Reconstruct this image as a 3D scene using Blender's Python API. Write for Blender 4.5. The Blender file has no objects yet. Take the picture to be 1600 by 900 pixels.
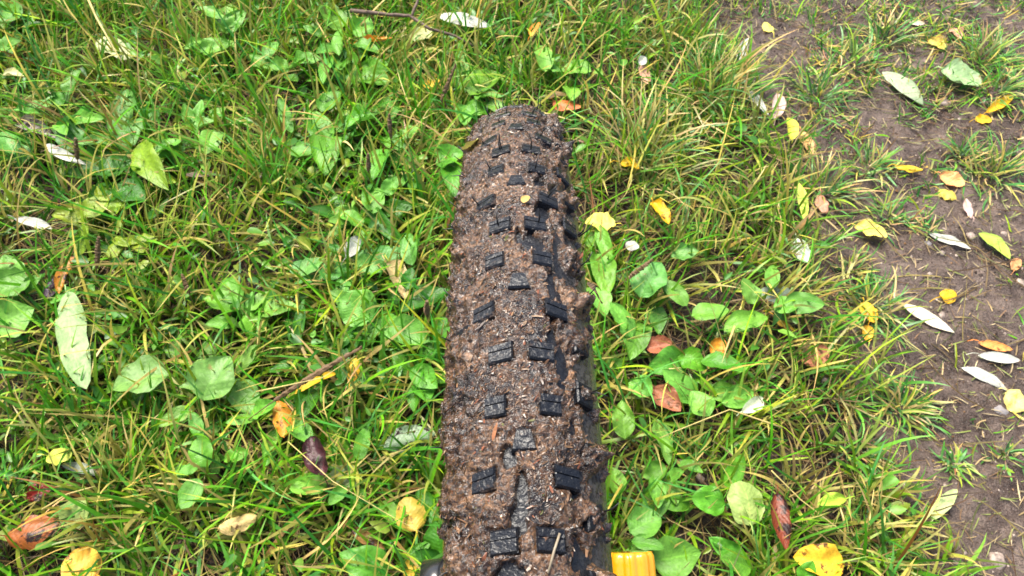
import bpy, math, random
import numpy as np
from mathutils import Vector, Matrix, Euler
R_ = math.radians
random.seed(7); rng = np.random.default_rng(11)
S = bpy.context.scene
COL = S.collection

# ---------------------------------------------------------------- camera
PITCH = 57.0                                  # degrees below the horizon
CAM = Vector((0.0, -0.113, 0.980))
cd = bpy.data.cameras.new('camera'); cam = bpy.data.objects.new('camera', cd); COL.objects.link(cam)
cam.location = CAM; cam.rotation_euler = (R_(90 - PITCH), 0, 0)
cd.lens = 26; cd.sensor_width = 36; cd.clip_start = 0.02; cd.clip_end = 500
cd.dof.use_dof = True; cd.dof.focus_distance = 0.32; cd.dof.aperture_fstop = 44
S.camera = cam
# ---------------------------------------------------------------- sky and sun (bright overcast)
SUN_EL, SUN_AZ = 61.0, 328.0                  # azimuth: clockwise from +Y
w = bpy.data.worlds.new('World'); S.world = w; w.use_nodes = True
nt = w.node_tree; bg = nt.nodes['Background']
sky = nt.nodes.new('ShaderNodeTexSky'); sky.sky_type = 'NISHITA'; sky.sun_disc = False
sky.sun_elevation = R_(SUN_EL); sky.sun_rotation = R_(SUN_AZ); sky.air_density = 1.0; sky.dust_density = 4.0; sky.ozone_density = 0.6
nt.links.new(sky.outputs[0], bg.inputs[0]); bg.inputs[1].default_value = 0.06
sd = bpy.data.lights.new('sun', 'SUN'); sun = bpy.data.objects.new('sun', sd); COL.objects.link(sun)
sd.energy = 1.5; sd.angle = R_(36); sd.color = (1.0, 0.95, 0.84)
az = R_(SUN_AZ); el = R_(SUN_EL)
sdir = Vector((math.sin(az) * math.cos(el), math.cos(az) * math.cos(el), math.sin(el)))
sun.rotation_euler = sdir.to_track_quat('Z', 'Y').to_euler(); sun.location = sdir * 5
S.view_settings.view_transform = 'Standard'; S.view_settings.look = 'None'
S.view_settings.exposure = 2.28; S.view_settings.gamma = 1.0; S.view_settings.use_curve_mapping = False

# ---------------------------------------------------------------- maths helpers
FPX = 26 / 36 * 1600
_th = R_(PITCH); FWD = Vector((0, math.cos(_th), -math.sin(_th))); UP = Vector((0, math.sin(_th), math.cos(_th)))
def at(px, py, z=0.0):
    """the point of the place at height z that the photograph shows at (px, py)"""
    d = FWD + Vector((1, 0, 0)) * ((px - 800) / FPX) + UP * ((450 - py) / FPX)
    return CAM + d * ((z - CAM.z) / d.z)
def depth(p): return (p - CAM).dot(FWD)
def sstep(a, b, x):
    t = np.clip((x - a) / (b - a), 0, 1); return t * t * (3 - 2 * t)
_perm = np.random.default_rng(3).permutation(4096); _grad = np.random.default_rng(4).uniform(0, 2 * np.pi, 4096)
_gx, _gy = np.cos(_grad), np.sin(_grad)
def perlin(x, y, seed=0):
    x = np.asarray(x, float) + seed * 17.31; y = np.asarray(y, float) + seed * 9.77
    xi = np.floor(x).astype(int); yi = np.floor(y).astype(int); xf = x - xi; yf = y - yi
    def g(ix, iy, fx, fy):
        h = _perm[(ix + _perm[iy & 4095]) & 4095]; return _gx[h] * fx + _gy[h] * fy
    u = xf ** 3 * (xf * (xf * 6 - 15) + 10); v = yf ** 3 * (yf * (yf * 6 - 15) + 10)
    a = g(xi, yi, xf, yf); b = g(xi + 1, yi, xf - 1, yf); c = g(xi, yi + 1, xf, yf - 1); d = g(xi + 1, yi + 1, xf - 1, yf - 1)
    return 1.5 * ((a * (1 - u) + b * u) * (1 - v) + (c * (1 - u) + d * u) * v)
def fbm(x, y, o=4, seed=0):
    s = 0; a = 1.0
    for k in range(o): s = s + a * perlin(x * 2 ** k, y * 2 ** k, seed + k); a *= 0.5
    return s

# ---------------------------------------------------------------- mesh helpers
def mesh_np(name, V, F, mat=None, smooth=True, col=None, uv=None):
    """V (n,3), F (m,k) arrays -> mesh, optional colour per vertex and uv per vertex"""
    V = np.asarray(V, np.float32); F = np.asarray(F, np.int32); k = F.shape[1]
    m = bpy.data.meshes.new(name)
    m.vertices.add(len(V)); m.vertices.foreach_set('co', V.ravel())
    m.loops.add(F.size); m.loops.foreach_set('vertex_index', F.ravel())
    m.polygons.add(len(F)); m.polygons.foreach_set('loop_start', np.arange(0, F.size, k, dtype=np.int32))
    m.polygons.foreach_set('loop_total', np.full(len(F), k, np.int32))
    m.polygons.foreach_set('use_smooth', np.full(len(F), smooth, bool))
    m.update(calc_edges=True)
    if col is not None:
        c = np.ones((len(V), 4), np.float32); c[:, :3] = col
        a = m.color_attributes.new('tint', 'FLOAT_COLOR', 'POINT'); a.data.foreach_set('color', c.ravel())
    if uv is not None:
        u = m.uv_layers.new(name='UVMap'); u.data.foreach_set('uv', np.asarray(uv, np.float32)[F.ravel()].ravel())
    if mat: m.materials.append(mat)
    return m
def mesh_py(name, V, F, mat=None, smooth=False):
    m = bpy.data.meshes.new(name); m.from_pydata([tuple(v) for v in V], [], F); m.update()
    for p in m.polygons: p.use_smooth = smooth
    if mat: m.materials.append(mat)
    return m
def grid_faces(nu, nv):
    i = np.arange(nu - 1)[:, None]; j = np.arange(nv - 1)[None, :]
    a = (i * nv + j).ravel(); return np.stack([a, a + nv, a + nv + 1, a + 1], 1)
def link(name, mesh, parent=None):
    o = bpy.data.objects.new(name, mesh); COL.objects.link(o); o.parent = parent; return o
def tag(o, label=None, cat=None, group=None, kind=None):
    if label: o['label'] = label
    if cat: o['category'] = cat
    if group: o['group'] = group
    if kind: o['kind'] = kind
    return o

# ---------------------------------------------------------------- material helpers
class NT:
    def __init__(s, name):
        s.m = bpy.data.materials.new(name); s.m.use_nodes = True; s.t = s.m.node_tree; s.t.nodes.clear()
        s.out = s.n('OutputMaterial'); s.p = s.n('BsdfPrincipled'); s.l(s.p, 0, s.out, 0)
    def n(s, typ, **k):
        x = s.t.nodes.new('ShaderNode' + typ)
        for a, b in k.items(): setattr(x, a, b)
        return x
    def l(s, a, i, b, j): s.t.links.new(a.outputs[i], b.inputs[j])
    def set(s, **k):
        for a, b in k.items(): s.p.inputs[a.replace('_', ' ')].default_value = b
    def noise(s, scale, detail=4, rough=0.6, vec=None, dist=0):
        x = s.n('TexNoise'); x.inputs['Scale'].default_value = scale; x.inputs['Detail'].default_value = detail
        x.inputs['Roughness'].default_value = rough; x.inputs['Distortion'].default_value = dist
        if vec: s.l(vec[0], vec[1], x, 'Vector')
        return x
    def ramp(s, src, i, stops):
        x = s.n('ValToRGB'); e = x.color_ramp.elements
        while len(e) < len(stops): e.new(0.5)
        for k, (p, c) in enumerate(stops): e[k].position = p; e[k].color = (*c, 1) if len(c) == 3 else c
        s.l(src, i, x, 0); return x
    def mix(s, fac, a, b, mode='MIX'):
        x = s.n('Mix', data_type='RGBA', blend_type=mode)
        for sock, v in ((x.inputs[0], fac), (x.inputs[6], a), (x.inputs[7], b)):
            if isinstance(v, tuple) and len(v) == 2 and not isinstance(v[0], (int, float)): s.t.links.new(v[0].outputs[v[1]], sock)
            elif isinstance(v, (int, float)): sock.default_value = v
            else: sock.default_value = (*v, 1)
        return x                       # colour is output 2
    def math(s, op, a, b=0.0, c=None):
        x = s.n('Math', operation=op)
        for k, v in enumerate((a, b) if c is None else (a, b, c)):
            if isinstance(v, tuple): s.t.links.new(v[0].outputs[v[1]], x.inputs[k])
            else: x.inputs[k].default_value = v
        return x
    def bump(s, src, i, strength, dist, prev=None):
        b = s.n('Bump'); b.inputs['Strength'].default_value = strength; b.inputs['Distance'].default_value = dist
        s.l(src, i, b, 'Height')
        if prev: s.l(prev, 0, b, 'Normal')
        return b
    def translucent(s, colnode, idx, fac):
        t = s.n('BsdfTranslucent'); m = s.n('MixShader'); m.inputs[0].default_value = fac
        s.l(colnode, idx, t, 0); s.l(s.p, 0, m, 1); s.l(t, 0, m, 2); s.l(m, 0, s.out, 0)

def mat_soil():
    a = NT('soil'); tc = a.n('TexCoord'); v = (tc, 'Object')
    att = a.n('Attribute', attribute_name='tint')
    n1 = a.noise(9, 6, 0.65, v); n2 = a.noise(90, 5, 0.7, v); n3 = a.noise(420, 3, 0.7, v)
    n5 = a.noise(34, 6, 0.7, v); nm = a.mix(0.5, (n1, 0), (n5, 0)); mud = a.ramp(nm, 2, [(0.40, (0.055, 0.035, 0.026)), (0.5, (0.130, 0.091, 0.072)), (0.62, (0.235, 0.175, 0.142))])
    hum = a.ramp(n2, 0, [(0.3, (0.008, 0.004, 0.002)), (0.6, (0.03, 0.016, 0.007)), (0.8, (0.075, 0.042, 0.02))])
    c = a.mix((att, 0), (hum, 0), (mud, 0))
    sp = a.ramp(n3, 0, [(0.33, (0.62, 0.6, 0.58)), (0.55, (1, 1, 1)), (0.72, (1.35, 1.3, 1.25))])
    c2 = a.mix(1.0, (c, 2), (sp, 0), 'MULTIPLY')
    a.l(c2, 2, a.p, 'Base Color')
    r = a.ramp(n1, 0, [(0.42, (0.2,) * 3), (0.6, (0.6,) * 3)]); a.l(r, 0, a.p, 'Roughness')
    b = a.bump(n2, 0, 1.0, 0.010); b2 = a.bump(n3, 0, 1.0, 0.003, b); a.l(b2, 0, a.p, 'Normal')
    return a.m
def mat_tint(name, rough, trans, spec=0.5, grain=0.25, scale=300):
    """colour from the mesh's own tint attribute, with fine grain"""
    a = NT(name); att = a.n('Attribute', attribute_name='tint'); tc = a.n('TexCoord')
    n = a.noise(scale, 3, 0.6, (tc, 'Object'))
    g = a.ramp(n, 0, [(0.3, (1 - grain,) * 3), (0.7, (1 + grain,) * 3)])
    c = a.mix(1.0, (att, 0), (g, 0), 'MULTIPLY'); a.l(c, 2, a.p, 'Base Color')
    a.set(Roughness=rough); a.p.inputs['Specular IOR Level'].default_value = spec
    if trans: a.translucent(c, 2, trans)
    return a.m
def mat_leaf(name, style, rough=0.38, trans=0.25, spots=0.0, vein=1.22, spotcol=(0.10, 0.045, 0.015)):
    """leaf tissue: colour = object colour, veins along the leaf's own uv, mottling and brown decay spots"""
    a = NT(name); oi = a.n('ObjectInfo'); uv = a.n('UVMap'); sep = a.n('SeparateXYZ'); a.l(uv, 0, sep, 0)
    tc = a.n('TexCoord')
    av = a.math('ABSOLUTE', a_sub(a, sep))                            # 0 at the midrib, 1 at the edge
    if style == 'parallel':
        q = a.math('MULTIPLY', (av, 0), 3.0); fr = a.math('PINGPONG', (q, 0), 0.5)
        line = a.math('LESS_THAN', (fr, 0), 0.055)
        fine = a.math('PINGPONG', (a.math('MULTIPLY', (a.math('ADD', (sep, 0), (a.math('MULTIPLY', (av, 0), -0.35), 0)), 0), 14.0), 0), 0.5)
    else:
        s1 = a.math('ADD', (sep, 0), (a.math('MULTIPLY', (av, 0), -0.28), 0))
        fine = a.math('PINGPONG', (a.math('MULTIPLY', (s1, 0), 9.0), 0), 0.5)
        side = a.math('LESS_THAN', (fine, 0), 0.05)
        mid = a.math('LESS_THAN', (av, 0), 0.05)
        line = a.math('MAXIMUM', (a.math('MULTIPLY', (side, 0), 0.55), 0), (mid, 0))
    n1 = a.noise(26, 4, 0.6, (tc, 'Object')); n2 = a.noise(160, 4, 0.65, (tc, 'Object'))
    g1 = a.ramp(n1, 0, [(0.3, (0.72, 0.78, 0.7)), (0.7, (1.28, 1.2, 1.2))])
    g2 = a.ramp(n2, 0, [(0.3, (0.8,) * 3), (0.7, (1.2,) * 3)])
    c = a.mix(1.0, (oi, 'Color'), (g1, 0), 'MULTIPLY'); c = a.mix(1.0, (c, 2), (g2, 0), 'MULTIPLY')
    lv = a.mix(1.0, (c, 2), (vein, vein, vein * 0.95), 'MULTIPLY')
    c = a.mix((line, 0), (c, 2), (lv, 2))
    if spots:
        n3 = a.noise(48, 5, 0.7, (tc, 'Object')); k = 0.70 - 0.22 * spots
        f = a.ramp(n3, 0, [(k, (0, 0, 0)), (k + 0.07, (1, 1, 1))])
        c = a.mix((f, 0), (c, 2), spotcol)
    a.l(c, 2, a.p, 'Base Color'); a.set(Roughness=rough + 0.06); a.p.inputs['Specular IOR Level'].default_value = 0.32
    b = a.bump(fine, 0, 0.3, 0.0016); b2 = a.bump(n2, 0, 0.55, 0.002, b); a.l(b2, 0, a.p, 'Normal')
    if trans: a.translucent(c, 2, trans)
    return a.m
def a_sub(a, sep):
    x = a.math('MULTIPLY_ADD', (sep, 1), 2.0, -1.0); return (x, 0)
def mat_mud():
    a = NT('wet_mud'); tc = a.n('TexCoord'); v = (tc, 'Object')
    n1 = a.noise(55, 5, 0.65, v); n2 = a.noise(420, 5, 0.75, v, 0.8); n3 = a.noise(1100, 3, 0.7, v)
    c1 = a.ramp(n1, 0, [(0.36, (0.016, 0.0065, 0.0022)), (0.5, (0.080, 0.038, 0.016)), (0.62, (0.17, 0.093, 0.046))])
    c2 = a.ramp(n2, 0, [(0.40, (0.12, 0.09, 0.07)), (0.5, (0.85, 0.82, 0.8)), (0.59, (2.0, 1.9, 1.8))])  # crevice shade painted in: colour darkens where the bump noise is low
    c = a.mix(1.0, (c1, 0), (c2, 0), 'MULTIPLY'); a.l(c, 2, a.p, 'Base Color')
    r = a.ramp(n1, 0, [(0.4, (0.14,) * 3), (0.6, (0.45,) * 3)]); a.l(r, 0, a.p, 'Roughness')
    a.p.inputs['Specular IOR Level'].default_value = 0.25; a.p.inputs['Coat Weight'].default_value = 0.9; a.p.inputs['Coat Roughness'].default_value = 0.06; a.p.inputs['Coat IOR'].default_value = 1.65
    n6 = a.noise(260, 4, 0.6, v, 1.2); b = a.bump(n2, 0, 0.9, 0.0030); b2 = a.bump(n3, 0, 0.6, 0.0007, b); a.l(b2, 0, a.p, 'Normal'); b3 = a.bump(n6, 0, 0.9, 0.0026); a.l(b3, 0, a.p, 'Coat Normal')
    return a.m
def mat_rubber(name, dusty):
    a = NT(name); tc = a.n('TexCoord'); v = (tc, 'Object')
    n1 = a.noise(60, 5, 0.65, v); n2 = a.noise(500, 4, 0.7, v); n3 = a.noise(1500, 2, 0.5, v)
    c = a.ramp(n1, 0, [(0.35, (0.005, 0.0055, 0.008)), (0.6, (0.010, 0.011, 0.014)), (0.8, (0.022, 0.02, 0.018))])
    cc = c; ix = 0
    if dusty:
        f = a.ramp(n2, 0, [(0.36, (0, 0, 0)), (0.70, (1, 1, 1))]); sx = a.n('SeparateXYZ'); a.l(tc, 'Object', sx, 0); axx = a.math('ABSOLUTE', (sx, 0)); wall = a.n('MapRange'); a.l(axx, 0, wall, 0)
        for q_, v_ in ((1, 0.016), (2, 0.023), (3, 0.12), (4, 1.0)): wall.inputs[q_].default_value = v_
        ff = a.math('MULTIPLY', (f, 0), (a.math('MULTIPLY', (wall, 0), dusty), 0))
        cc = a.mix((ff, 0), (c, 0), (0.15, 0.135, 0.12)); ix = 2
    else:
        oi = a.n('ObjectInfo'); n4 = a.noise(190, 5, 0.7, v); sm = a.math('MULTIPLY_ADD', (oi, 'Random'), 0.09, (n4, 0)); sm = a.math('ADD', (sm, 0), -0.02)
        f = a.ramp(sm, 0, [(0.63, (0, 0, 0)), (0.70, (1, 1, 1))]); ff = a.math('MULTIPLY', (f, 0), 0.9)
        cc = a.mix((ff, 0), (c, 0), (0.09, 0.06, 0.042)); ix = 2
    a.l(cc, ix, a.p, 'Base Color')
    r = a.ramp(n2, 0, [(0.3, (0.16,) * 3), (0.7, (0.40,) * 3)]); a.l(r, 0, a.p, 'Roughness')
    b = a.bump(n2, 0, 0.6, 0.001); b2 = a.bump(n3, 0, 0.4, 0.0004, b); a.l(b2, 0, a.p, 'Normal'); n7 = a.noise(330, 3, 0.6, v, 0.5); b7 = a.bump(n7, 0, 0.7, 0.0016); a.l(b7, 0, a.p, 'Coat Normal'); a.p.inputs['Coat Weight'].default_value = 0.45; a.p.inputs['Coat Roughness'].default_value = 0.05; a.p.inputs['Coat Tint'].default_value = (0.75, 0.85, 1.0, 1); a.p.inputs['Specular IOR Level'].default_value = 0.12
    return a.m
def mat_plain(name, col, rough, metal=0.0, var=0.12, scale=80, coat=0.0):
    a = NT(name); tc = a.n('TexCoord'); n = a.noise(scale, 4, 0.6, (tc, 'Object'))
    g = a.ramp(n, 0, [(0.3, tuple(x * (1 - var) for x in col)), (0.7, tuple(x * (1 + var) for x in col))]); a.l(g, 0, a.p, 'Base Color')
    a.set(Roughness=rough, Metallic=metal); a.p.inputs['Coat Weight'].default_value = coat
    b = a.bump(n, 0, 0.08, 0.001); a.l(b, 0, a.p, 'Normal')
    return a.m
M = dict(
    soil=mat_soil(), grass=mat_tint('grass_blade', 0.34, 0.20, 0.32, 0.18, 120), thatch=mat_tint('dead_grass', 0.55, 0.15, 0.3, 0.25, 200),
    cover=mat_tint('small_leaf', 0.4, 0.28, 0.5, 0.2, 150),
    plantain=mat_leaf('plantain_leaf', 'parallel', 0.30, 0.16, 0.0), weed=mat_leaf('weed_leaf', 'pinnate', 0.32, 0.16, 0.32, 1.25, (0.24, 0.16, 0.04)),
    dead=mat_leaf('fallen_leaf', 'pinnate', 0.36, 0.14, 0.6, 1.2), clean=mat_leaf('pale_fallen_leaf', 'pinnate', 0.42, 0.14, 0.36, 1.2, (0.24, 0.14, 0.06)),
    rot=mat_leaf('rotten_leaf', 'pinnate', 0.28, 0.08, 0.9, 1.1, (0.025, 0.012, 0.01)),
    mud=mat_mud(), fibre=mat_tint('mud_fibre', 0.22, 0.0, 0.5, 0.35, 900), rubber=mat_rubber('knob_rubber', 0.0), sidewall=mat_rubber('sidewall_rubber', 0.75),
    hair=mat_plain('hair_rubber', (0.012, 0.012, 0.014), 0.4), bark=mat_plain('bark', (0.11, 0.07, 0.05), 0.7, 0, 0.5, 200),
    spike=mat_plain('seed_spike', (0.13, 0.075, 0.032), 0.7, 0, 0.6, 700), straw=mat_plain('straw', (0.48, 0.38, 0.12), 0.5, 0, 0.25, 90),
    drystraw=mat_plain('muddy_straw', (0.26, 0.21, 0.14), 0.45, 0, 0.3, 300),
    stone=mat_plain('stone', (0.22, 0.20, 0.20), 0.55, 0, 0.4, 90), palestone=mat_plain('pale_stone', (0.27, 0.21, 0.17), 0.5, 0, 0.6, 200),
    alu=mat_plain('aluminium', (0.55, 0.56, 0.58), 0.3, 1.0), black=mat_plain('black_paint', (0.012, 0.012, 0.013), 0.22, 0, 0.1, 50, 0.5),
    orange=mat_plain('orange_plastic', (0.95, 0.38, 0.006), 0.12, 0.0, 0.04, 40, 1.0), steel=mat_plain('steel', (0.5, 0.5, 0.5), 0.28, 1.0),
)

# ================================================================ THE GROUND
EDGE = [at(*p) for p in ((1075, -60), (1122, 60), (1178, 170), (1245, 290), (1300, 430), (1345, 560), (1385, 700), (1425, 820), (1455, 960))]
EY = np.array([p.y for p in EDGE][::-1]); EX = np.array([p.x for p in EDGE][::-1])
def path_mask(x, y):
    """1 on the trodden mud path, 0 in the grass"""
    e = np.interp(y, EY, EX) + 0.035 * fbm(x * 6, y * 6, 3, 5)
    p = sstep(-0.05, 0.05, x - e) * (1 - sstep(0.75, 0.95, x - e + 0.06 * fbm(x * 3, y * 3, 2, 8)))
    return p
def ground_z(x, y):
    x = np.asarray(x, float); y = np.asarray(y, float)
    p = path_mask(x, y)
    z = 0.006 * fbm(x * 2.2, y * 2.2, 3, 1) + 0.006 * fbm(x * 14, y * 14, 3, 2) * (1 - 0.3 * p) - 0.022 * p
    z = z + p * (0.006 * np.abs(perlin(x * 34, y * 34, 9)) + 0.0034 * perlin(x * 75, y * 75, 12) + 0.004 * perlin(x * 17, y * 17, 13))
    near = np.exp(-(x ** 2 + y ** 2) / 0.02)
    return z * (1 - near)
def gz(x, y): return float(ground_z(np.array([x]), np.array([y]))[0])
def ground():
    fx = np.arange(-1.25, 1.2501, 0.006); fy = np.arange(-0.2, 1.6001, 0.006)
    gx = np.concatenate([[-200, -60, -20, -8, -4, -2.5, -1.8], fx, [1.8, 2.5, 4, 8, 20, 60, 200]])
    gy = np.concatenate([[-200, -60, -20, -8, -4, -2, -1, -0.5], fy, [2.0, 2.6, 3.4, 5, 9, 20, 60, 200]])
    X, Y = np.meshgrid(gx, gy, indexing='ij'); x = X.ravel(); y = Y.ravel()
    V = np.stack([x, y, ground_z(x, y)], 1); c = np.repeat(path_mask(x, y)[:, None], 3, 1)
    # patches of the same wet mud show among the thin grass beyond the path edge
    F = grid_faces(len(gx), len(gy))
    tag(link('ground', mesh_np('ground', V, F, M['soil'], True, c)), 'damp brown soil with a trodden muddy path', None, None, 'structure')
ground()

# ================================================================ GRASS
PAL = np.array([(0.072, 0.29, 0.007), (0.030, 0.16, 0.005), (0.155, 0.41, 0.012), (0.055, 0.26, 0.03), (0.11, 0.33, 0.06), (0.31, 0.45, 0.02), (0.58, 0.47, 0.09), (0.62, 0.43, 0.16), (0.24, 0.10, 0.03)])
PL = np.array([.21, .18, .17, .08, .06, .12, .09, .06, .03]); PR = np.array([.14, .11, .13, .12, .12, .13, .11, .11, .03])
def blades(bx, by, az, L, W, lean, bend, ct, cb, seg=6, twist=None, z0=None):
    """curved tapering grass blades as one mesh's arrays"""
    n = len(bx); k = np.arange(seg + 1) / seg
    ang = lean[:, None] + bend[:, None] * k[None, :] ** 1.2
    ds = (L / seg)[:, None]
    r = np.concatenate([np.zeros((n, 1)), np.cumsum(np.sin((ang[:, 1:] + ang[:, :-1]) / 2) * ds, 1)], 1)
    z = np.concatenate([np.zeros((n, 1)), np.cumsum(np.cos((ang[:, 1:] + ang[:, :-1]) / 2) * ds, 1)], 1)
    sway = rng.normal(0, 0.16, n)[:, None] * k[None, :] ** 2
    a = az[:, None] + sway
    dx, dy = np.cos(a), np.sin(a)
    base = (ground_z(bx, by) - 0.004) if z0 is None else z0
    X = bx[:, None] + r * dx; Y = by[:, None] + r * dy; Z = base[:, None] + z
    if z0 is None: Z = np.maximum(Z, base[:, None] + 0.005 + 0.003 * rng.random((n, 1)))
    wv = W[:, None] * (0.55 + 0.9 * k - 1.42 * k ** 2.2)[None, :].clip(0.03) * 0.5
    tw = (rng.normal(0, 0.5, n) if twist is None else twist)[:, None] + rng.normal(0, 0.4, n)[:, None] * k
    ca, sa = np.cos(tw), np.sin(tw)
    sx = -dy * ca + dx * sa * np.cos(ang); sy = dx * ca + dy * sa * np.cos(ang); sz = -sa * np.sin(ang)
    V = np.stack([np.stack([X - sx * wv, Y - sy * wv, Z - sz * wv], -1), np.stack([X + sx * wv, Y + sy * wv, Z + sz * wv], -1)], 2)   # n,seg+1,2,3
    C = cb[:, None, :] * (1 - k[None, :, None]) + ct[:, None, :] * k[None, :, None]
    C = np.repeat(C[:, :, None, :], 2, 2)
    o = (np.arange(n) * (seg + 1) * 2)[:, None] + (np.arange(seg) * 2)[None, :]
    o = o.ravel(); F = np.stack([o, o + 1, o + 3, o + 2], 1)
    return V.reshape(-1, 3), F, C.reshape(-1, 3)
def colours(n, x, y, dry=0.0):
    right = sstep(0.02, 0.25, x)
    u = rng.random(n); cl = np.cumsum(PL); cr = np.cumsum(PR)
    il = np.searchsorted(cl, u).clip(0, 8); ir = np.searchsorted(cr, u).clip(0, 8)
    i = np.where(rng.random(n) < right, ir, il)
    c = PAL[i] * rng.uniform(0.75, 1.2, (n, 1)) * (1 + 0.08 * rng.normal(size=(n, 3)))
    return c.clip(0.01, 0.8)
def in_view(x, y, m=0.06):
    d = (y - CAM.y) * math.cos(_th) + (CAM.z) * math.sin(_th); v = (y - CAM.y) * math.sin(_th) - CAM.z * math.cos(_th)
    return (np.abs(x) < d * (800 / FPX) + m) & (np.abs(v) < d * (450 / FPX) + m + 0.05)
def scatter(n, x0, x1, y0, y1): return rng.uniform(x0, x1, n), rng.uniform(y0, y1, n)
def lawn(name, nclump, per, x0, x1, y0, y1, label, want_view, lo=0.055, hi=0.145):
    cx, cy = scatter(nclump, x0, x1, y0, y1)
    iv = in_view(cx, cy)
    keep = iv if want_view else ~iv
    dens = 1 - path_mask(cx, cy); dens = dens * (0.35 + 1.1 * sstep(-0.5, 0.3, fbm(cx * 5, cy * 5, 3, 21)))
    keep &= rng.random(nclump) < dens
    cx, cy = cx[keep], cy[keep]; m = len(cx)
    k = rng.poisson(per, m).clip(1); idx = np.repeat(np.arange(m), k); n = len(idx)
    cs = rng.uniform(0.6, 1.15, m); flow = fbm(cx * 2.5, cy * 2.5, 2, 33) * 3.0 + 1.0; cd_ = rng.uniform(0.0, 0.5, m)
    x = cx[idx] + rng.normal(0, 0.011, n); y = cy[idx] + rng.normal(0, 0.011, n)
    away = np.arctan2(y - cy[idx], x - cx[idx])
    azm = np.where(rng.random(n) < 0.55, away + rng.normal(0, 0.5, n), flow[idx] + rng.normal(0, 1.0, n))
    right = sstep(0.02, 0.2, x)
    L = rng.uniform(lo, hi, n) * cs[idx] * (1 - 0.22 * right); W = rng.uniform(0.0036, 0.0080, n) * (1 - 0.12 * right)
    lean = np.abs(rng.normal(0.5, 0.35, n)); bend = rng.gamma(2.0, 0.35, n).clip(0.05, 2.0)
    c = colours(n, x, y); cc = colours(m, cx, cy)[idx]; c = c * 0.62 + cc * 0.38
    ct = c * rng.uniform(0.85, 1.25, (n, 1)); yel = rng.random(n) < 0.14
    ct[yel] = np.array((0.55, 0.42, 0.12)) * rng.uniform(0.7, 1.1, (yel.sum(), 1))
    cb = c * 0.6 + np.array((0.10, 0.16, 0.02)) * 0.3  # bases darker than the blade's own colour: depth shade put into the tint
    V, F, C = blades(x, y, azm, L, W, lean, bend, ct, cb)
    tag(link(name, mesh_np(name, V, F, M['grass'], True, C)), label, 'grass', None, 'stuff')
lawn('grass', 5300, 9, -1.25, 1.25, -0.12, 1.5, 'green and straw coloured meadow grass on both sides of the wheel', True)
def sparse(name, n, lo, hi, w0, w1, dens, label, view=True):
    x, y = scatter(n, -1.25, 1.3, -0.12, 1.5); k = in_view(x, y) & (rng.random(n) < dens(x, y)); x, y = x[k], y[k]; m = len(x)
    c = colours(m, x, y); ct = c * rng.uniform(0.9, 1.3, (m, 1)); yel = rng.random(m) < 0.2; ct[yel] = np.array((0.52, 0.42, 0.12)) * rng.uniform(0.7, 1.1, (yel.sum(), 1))
    V, F, C = blades(x, y, rng.uniform(0, 6.28, m), rng.uniform(lo, hi, m), rng.uniform(w0, w1, m), np.abs(rng.normal(0.6, 0.3, m)), rng.uniform(0.1, 1.0, m), ct, c * 0.8, 7)
    tag(link(name, mesh_np(name, V, F, M['grass'], True, C)), label, 'grass', None, 'stuff')
sparse('tall_grass', 2600, 0.11, 0.20, 0.0038, 0.0072, lambda x, y: (1 - path_mask(x, y)) * np.where(x < 0.05, 1.0, 0.55), 'longer broad grass blades arching over the meadow')
def thin(x, y):
    up = sstep(0.55, 1.0, y); f = fbm(x * 7, y * 7, 3, 77)
    return path_mask(x, y) * sstep(0.25 - 0.55 * up, 0.75 - 0.5 * up, f) * (0.35 + 0.65 * up)
sparse('path_grass', 46000, 0.015, 0.05, 0.0020, 0.0046, thin, 'short sparse grass growing on the muddy path')
lawn('outer_grass', 12000, 6, -2.6, 2.6, -1.6, 2.9, 'green meadow grass surrounding the spot', False)
def thatch(n):
    x, y = scatter(n, -1.3, 1.3, -0.15, 1.5); p = path_mask(x, y)
    k = in_view(x, y) & (rng.random(n) < 1 - 0.93 * p); x, y = x[k], y[k]; m = len(x)
    pal = np.array([(0.34, 0.22, 0.08), (0.22, 0.12, 0.045), (0.48, 0.36, 0.14), (0.12, 0.06, 0.025), (0.42, 0.33, 0.10), (0.20, 0.22, 0.05)])
    c = pal[rng.integers(0, 6, m)] * rng.uniform(0.35, 0.9, (m, 1))
    V, F, C = blades(x, y, rng.uniform(0, 6.28, m), rng.uniform(0.03, 0.13, m), rng.uniform(0.0012, 0.0035, m), rng.uniform(0.9, 1.45, m), rng.uniform(-0.1, 0.6, m), c, c * 0.6, 4)
    tag(link('dead_grass', mesh_np('dead_grass', V, F, M['thatch'], True, C)), 'brown dead grass matted beneath the green blades', 'grass', None, 'stuff')
thatch(26000)

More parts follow.
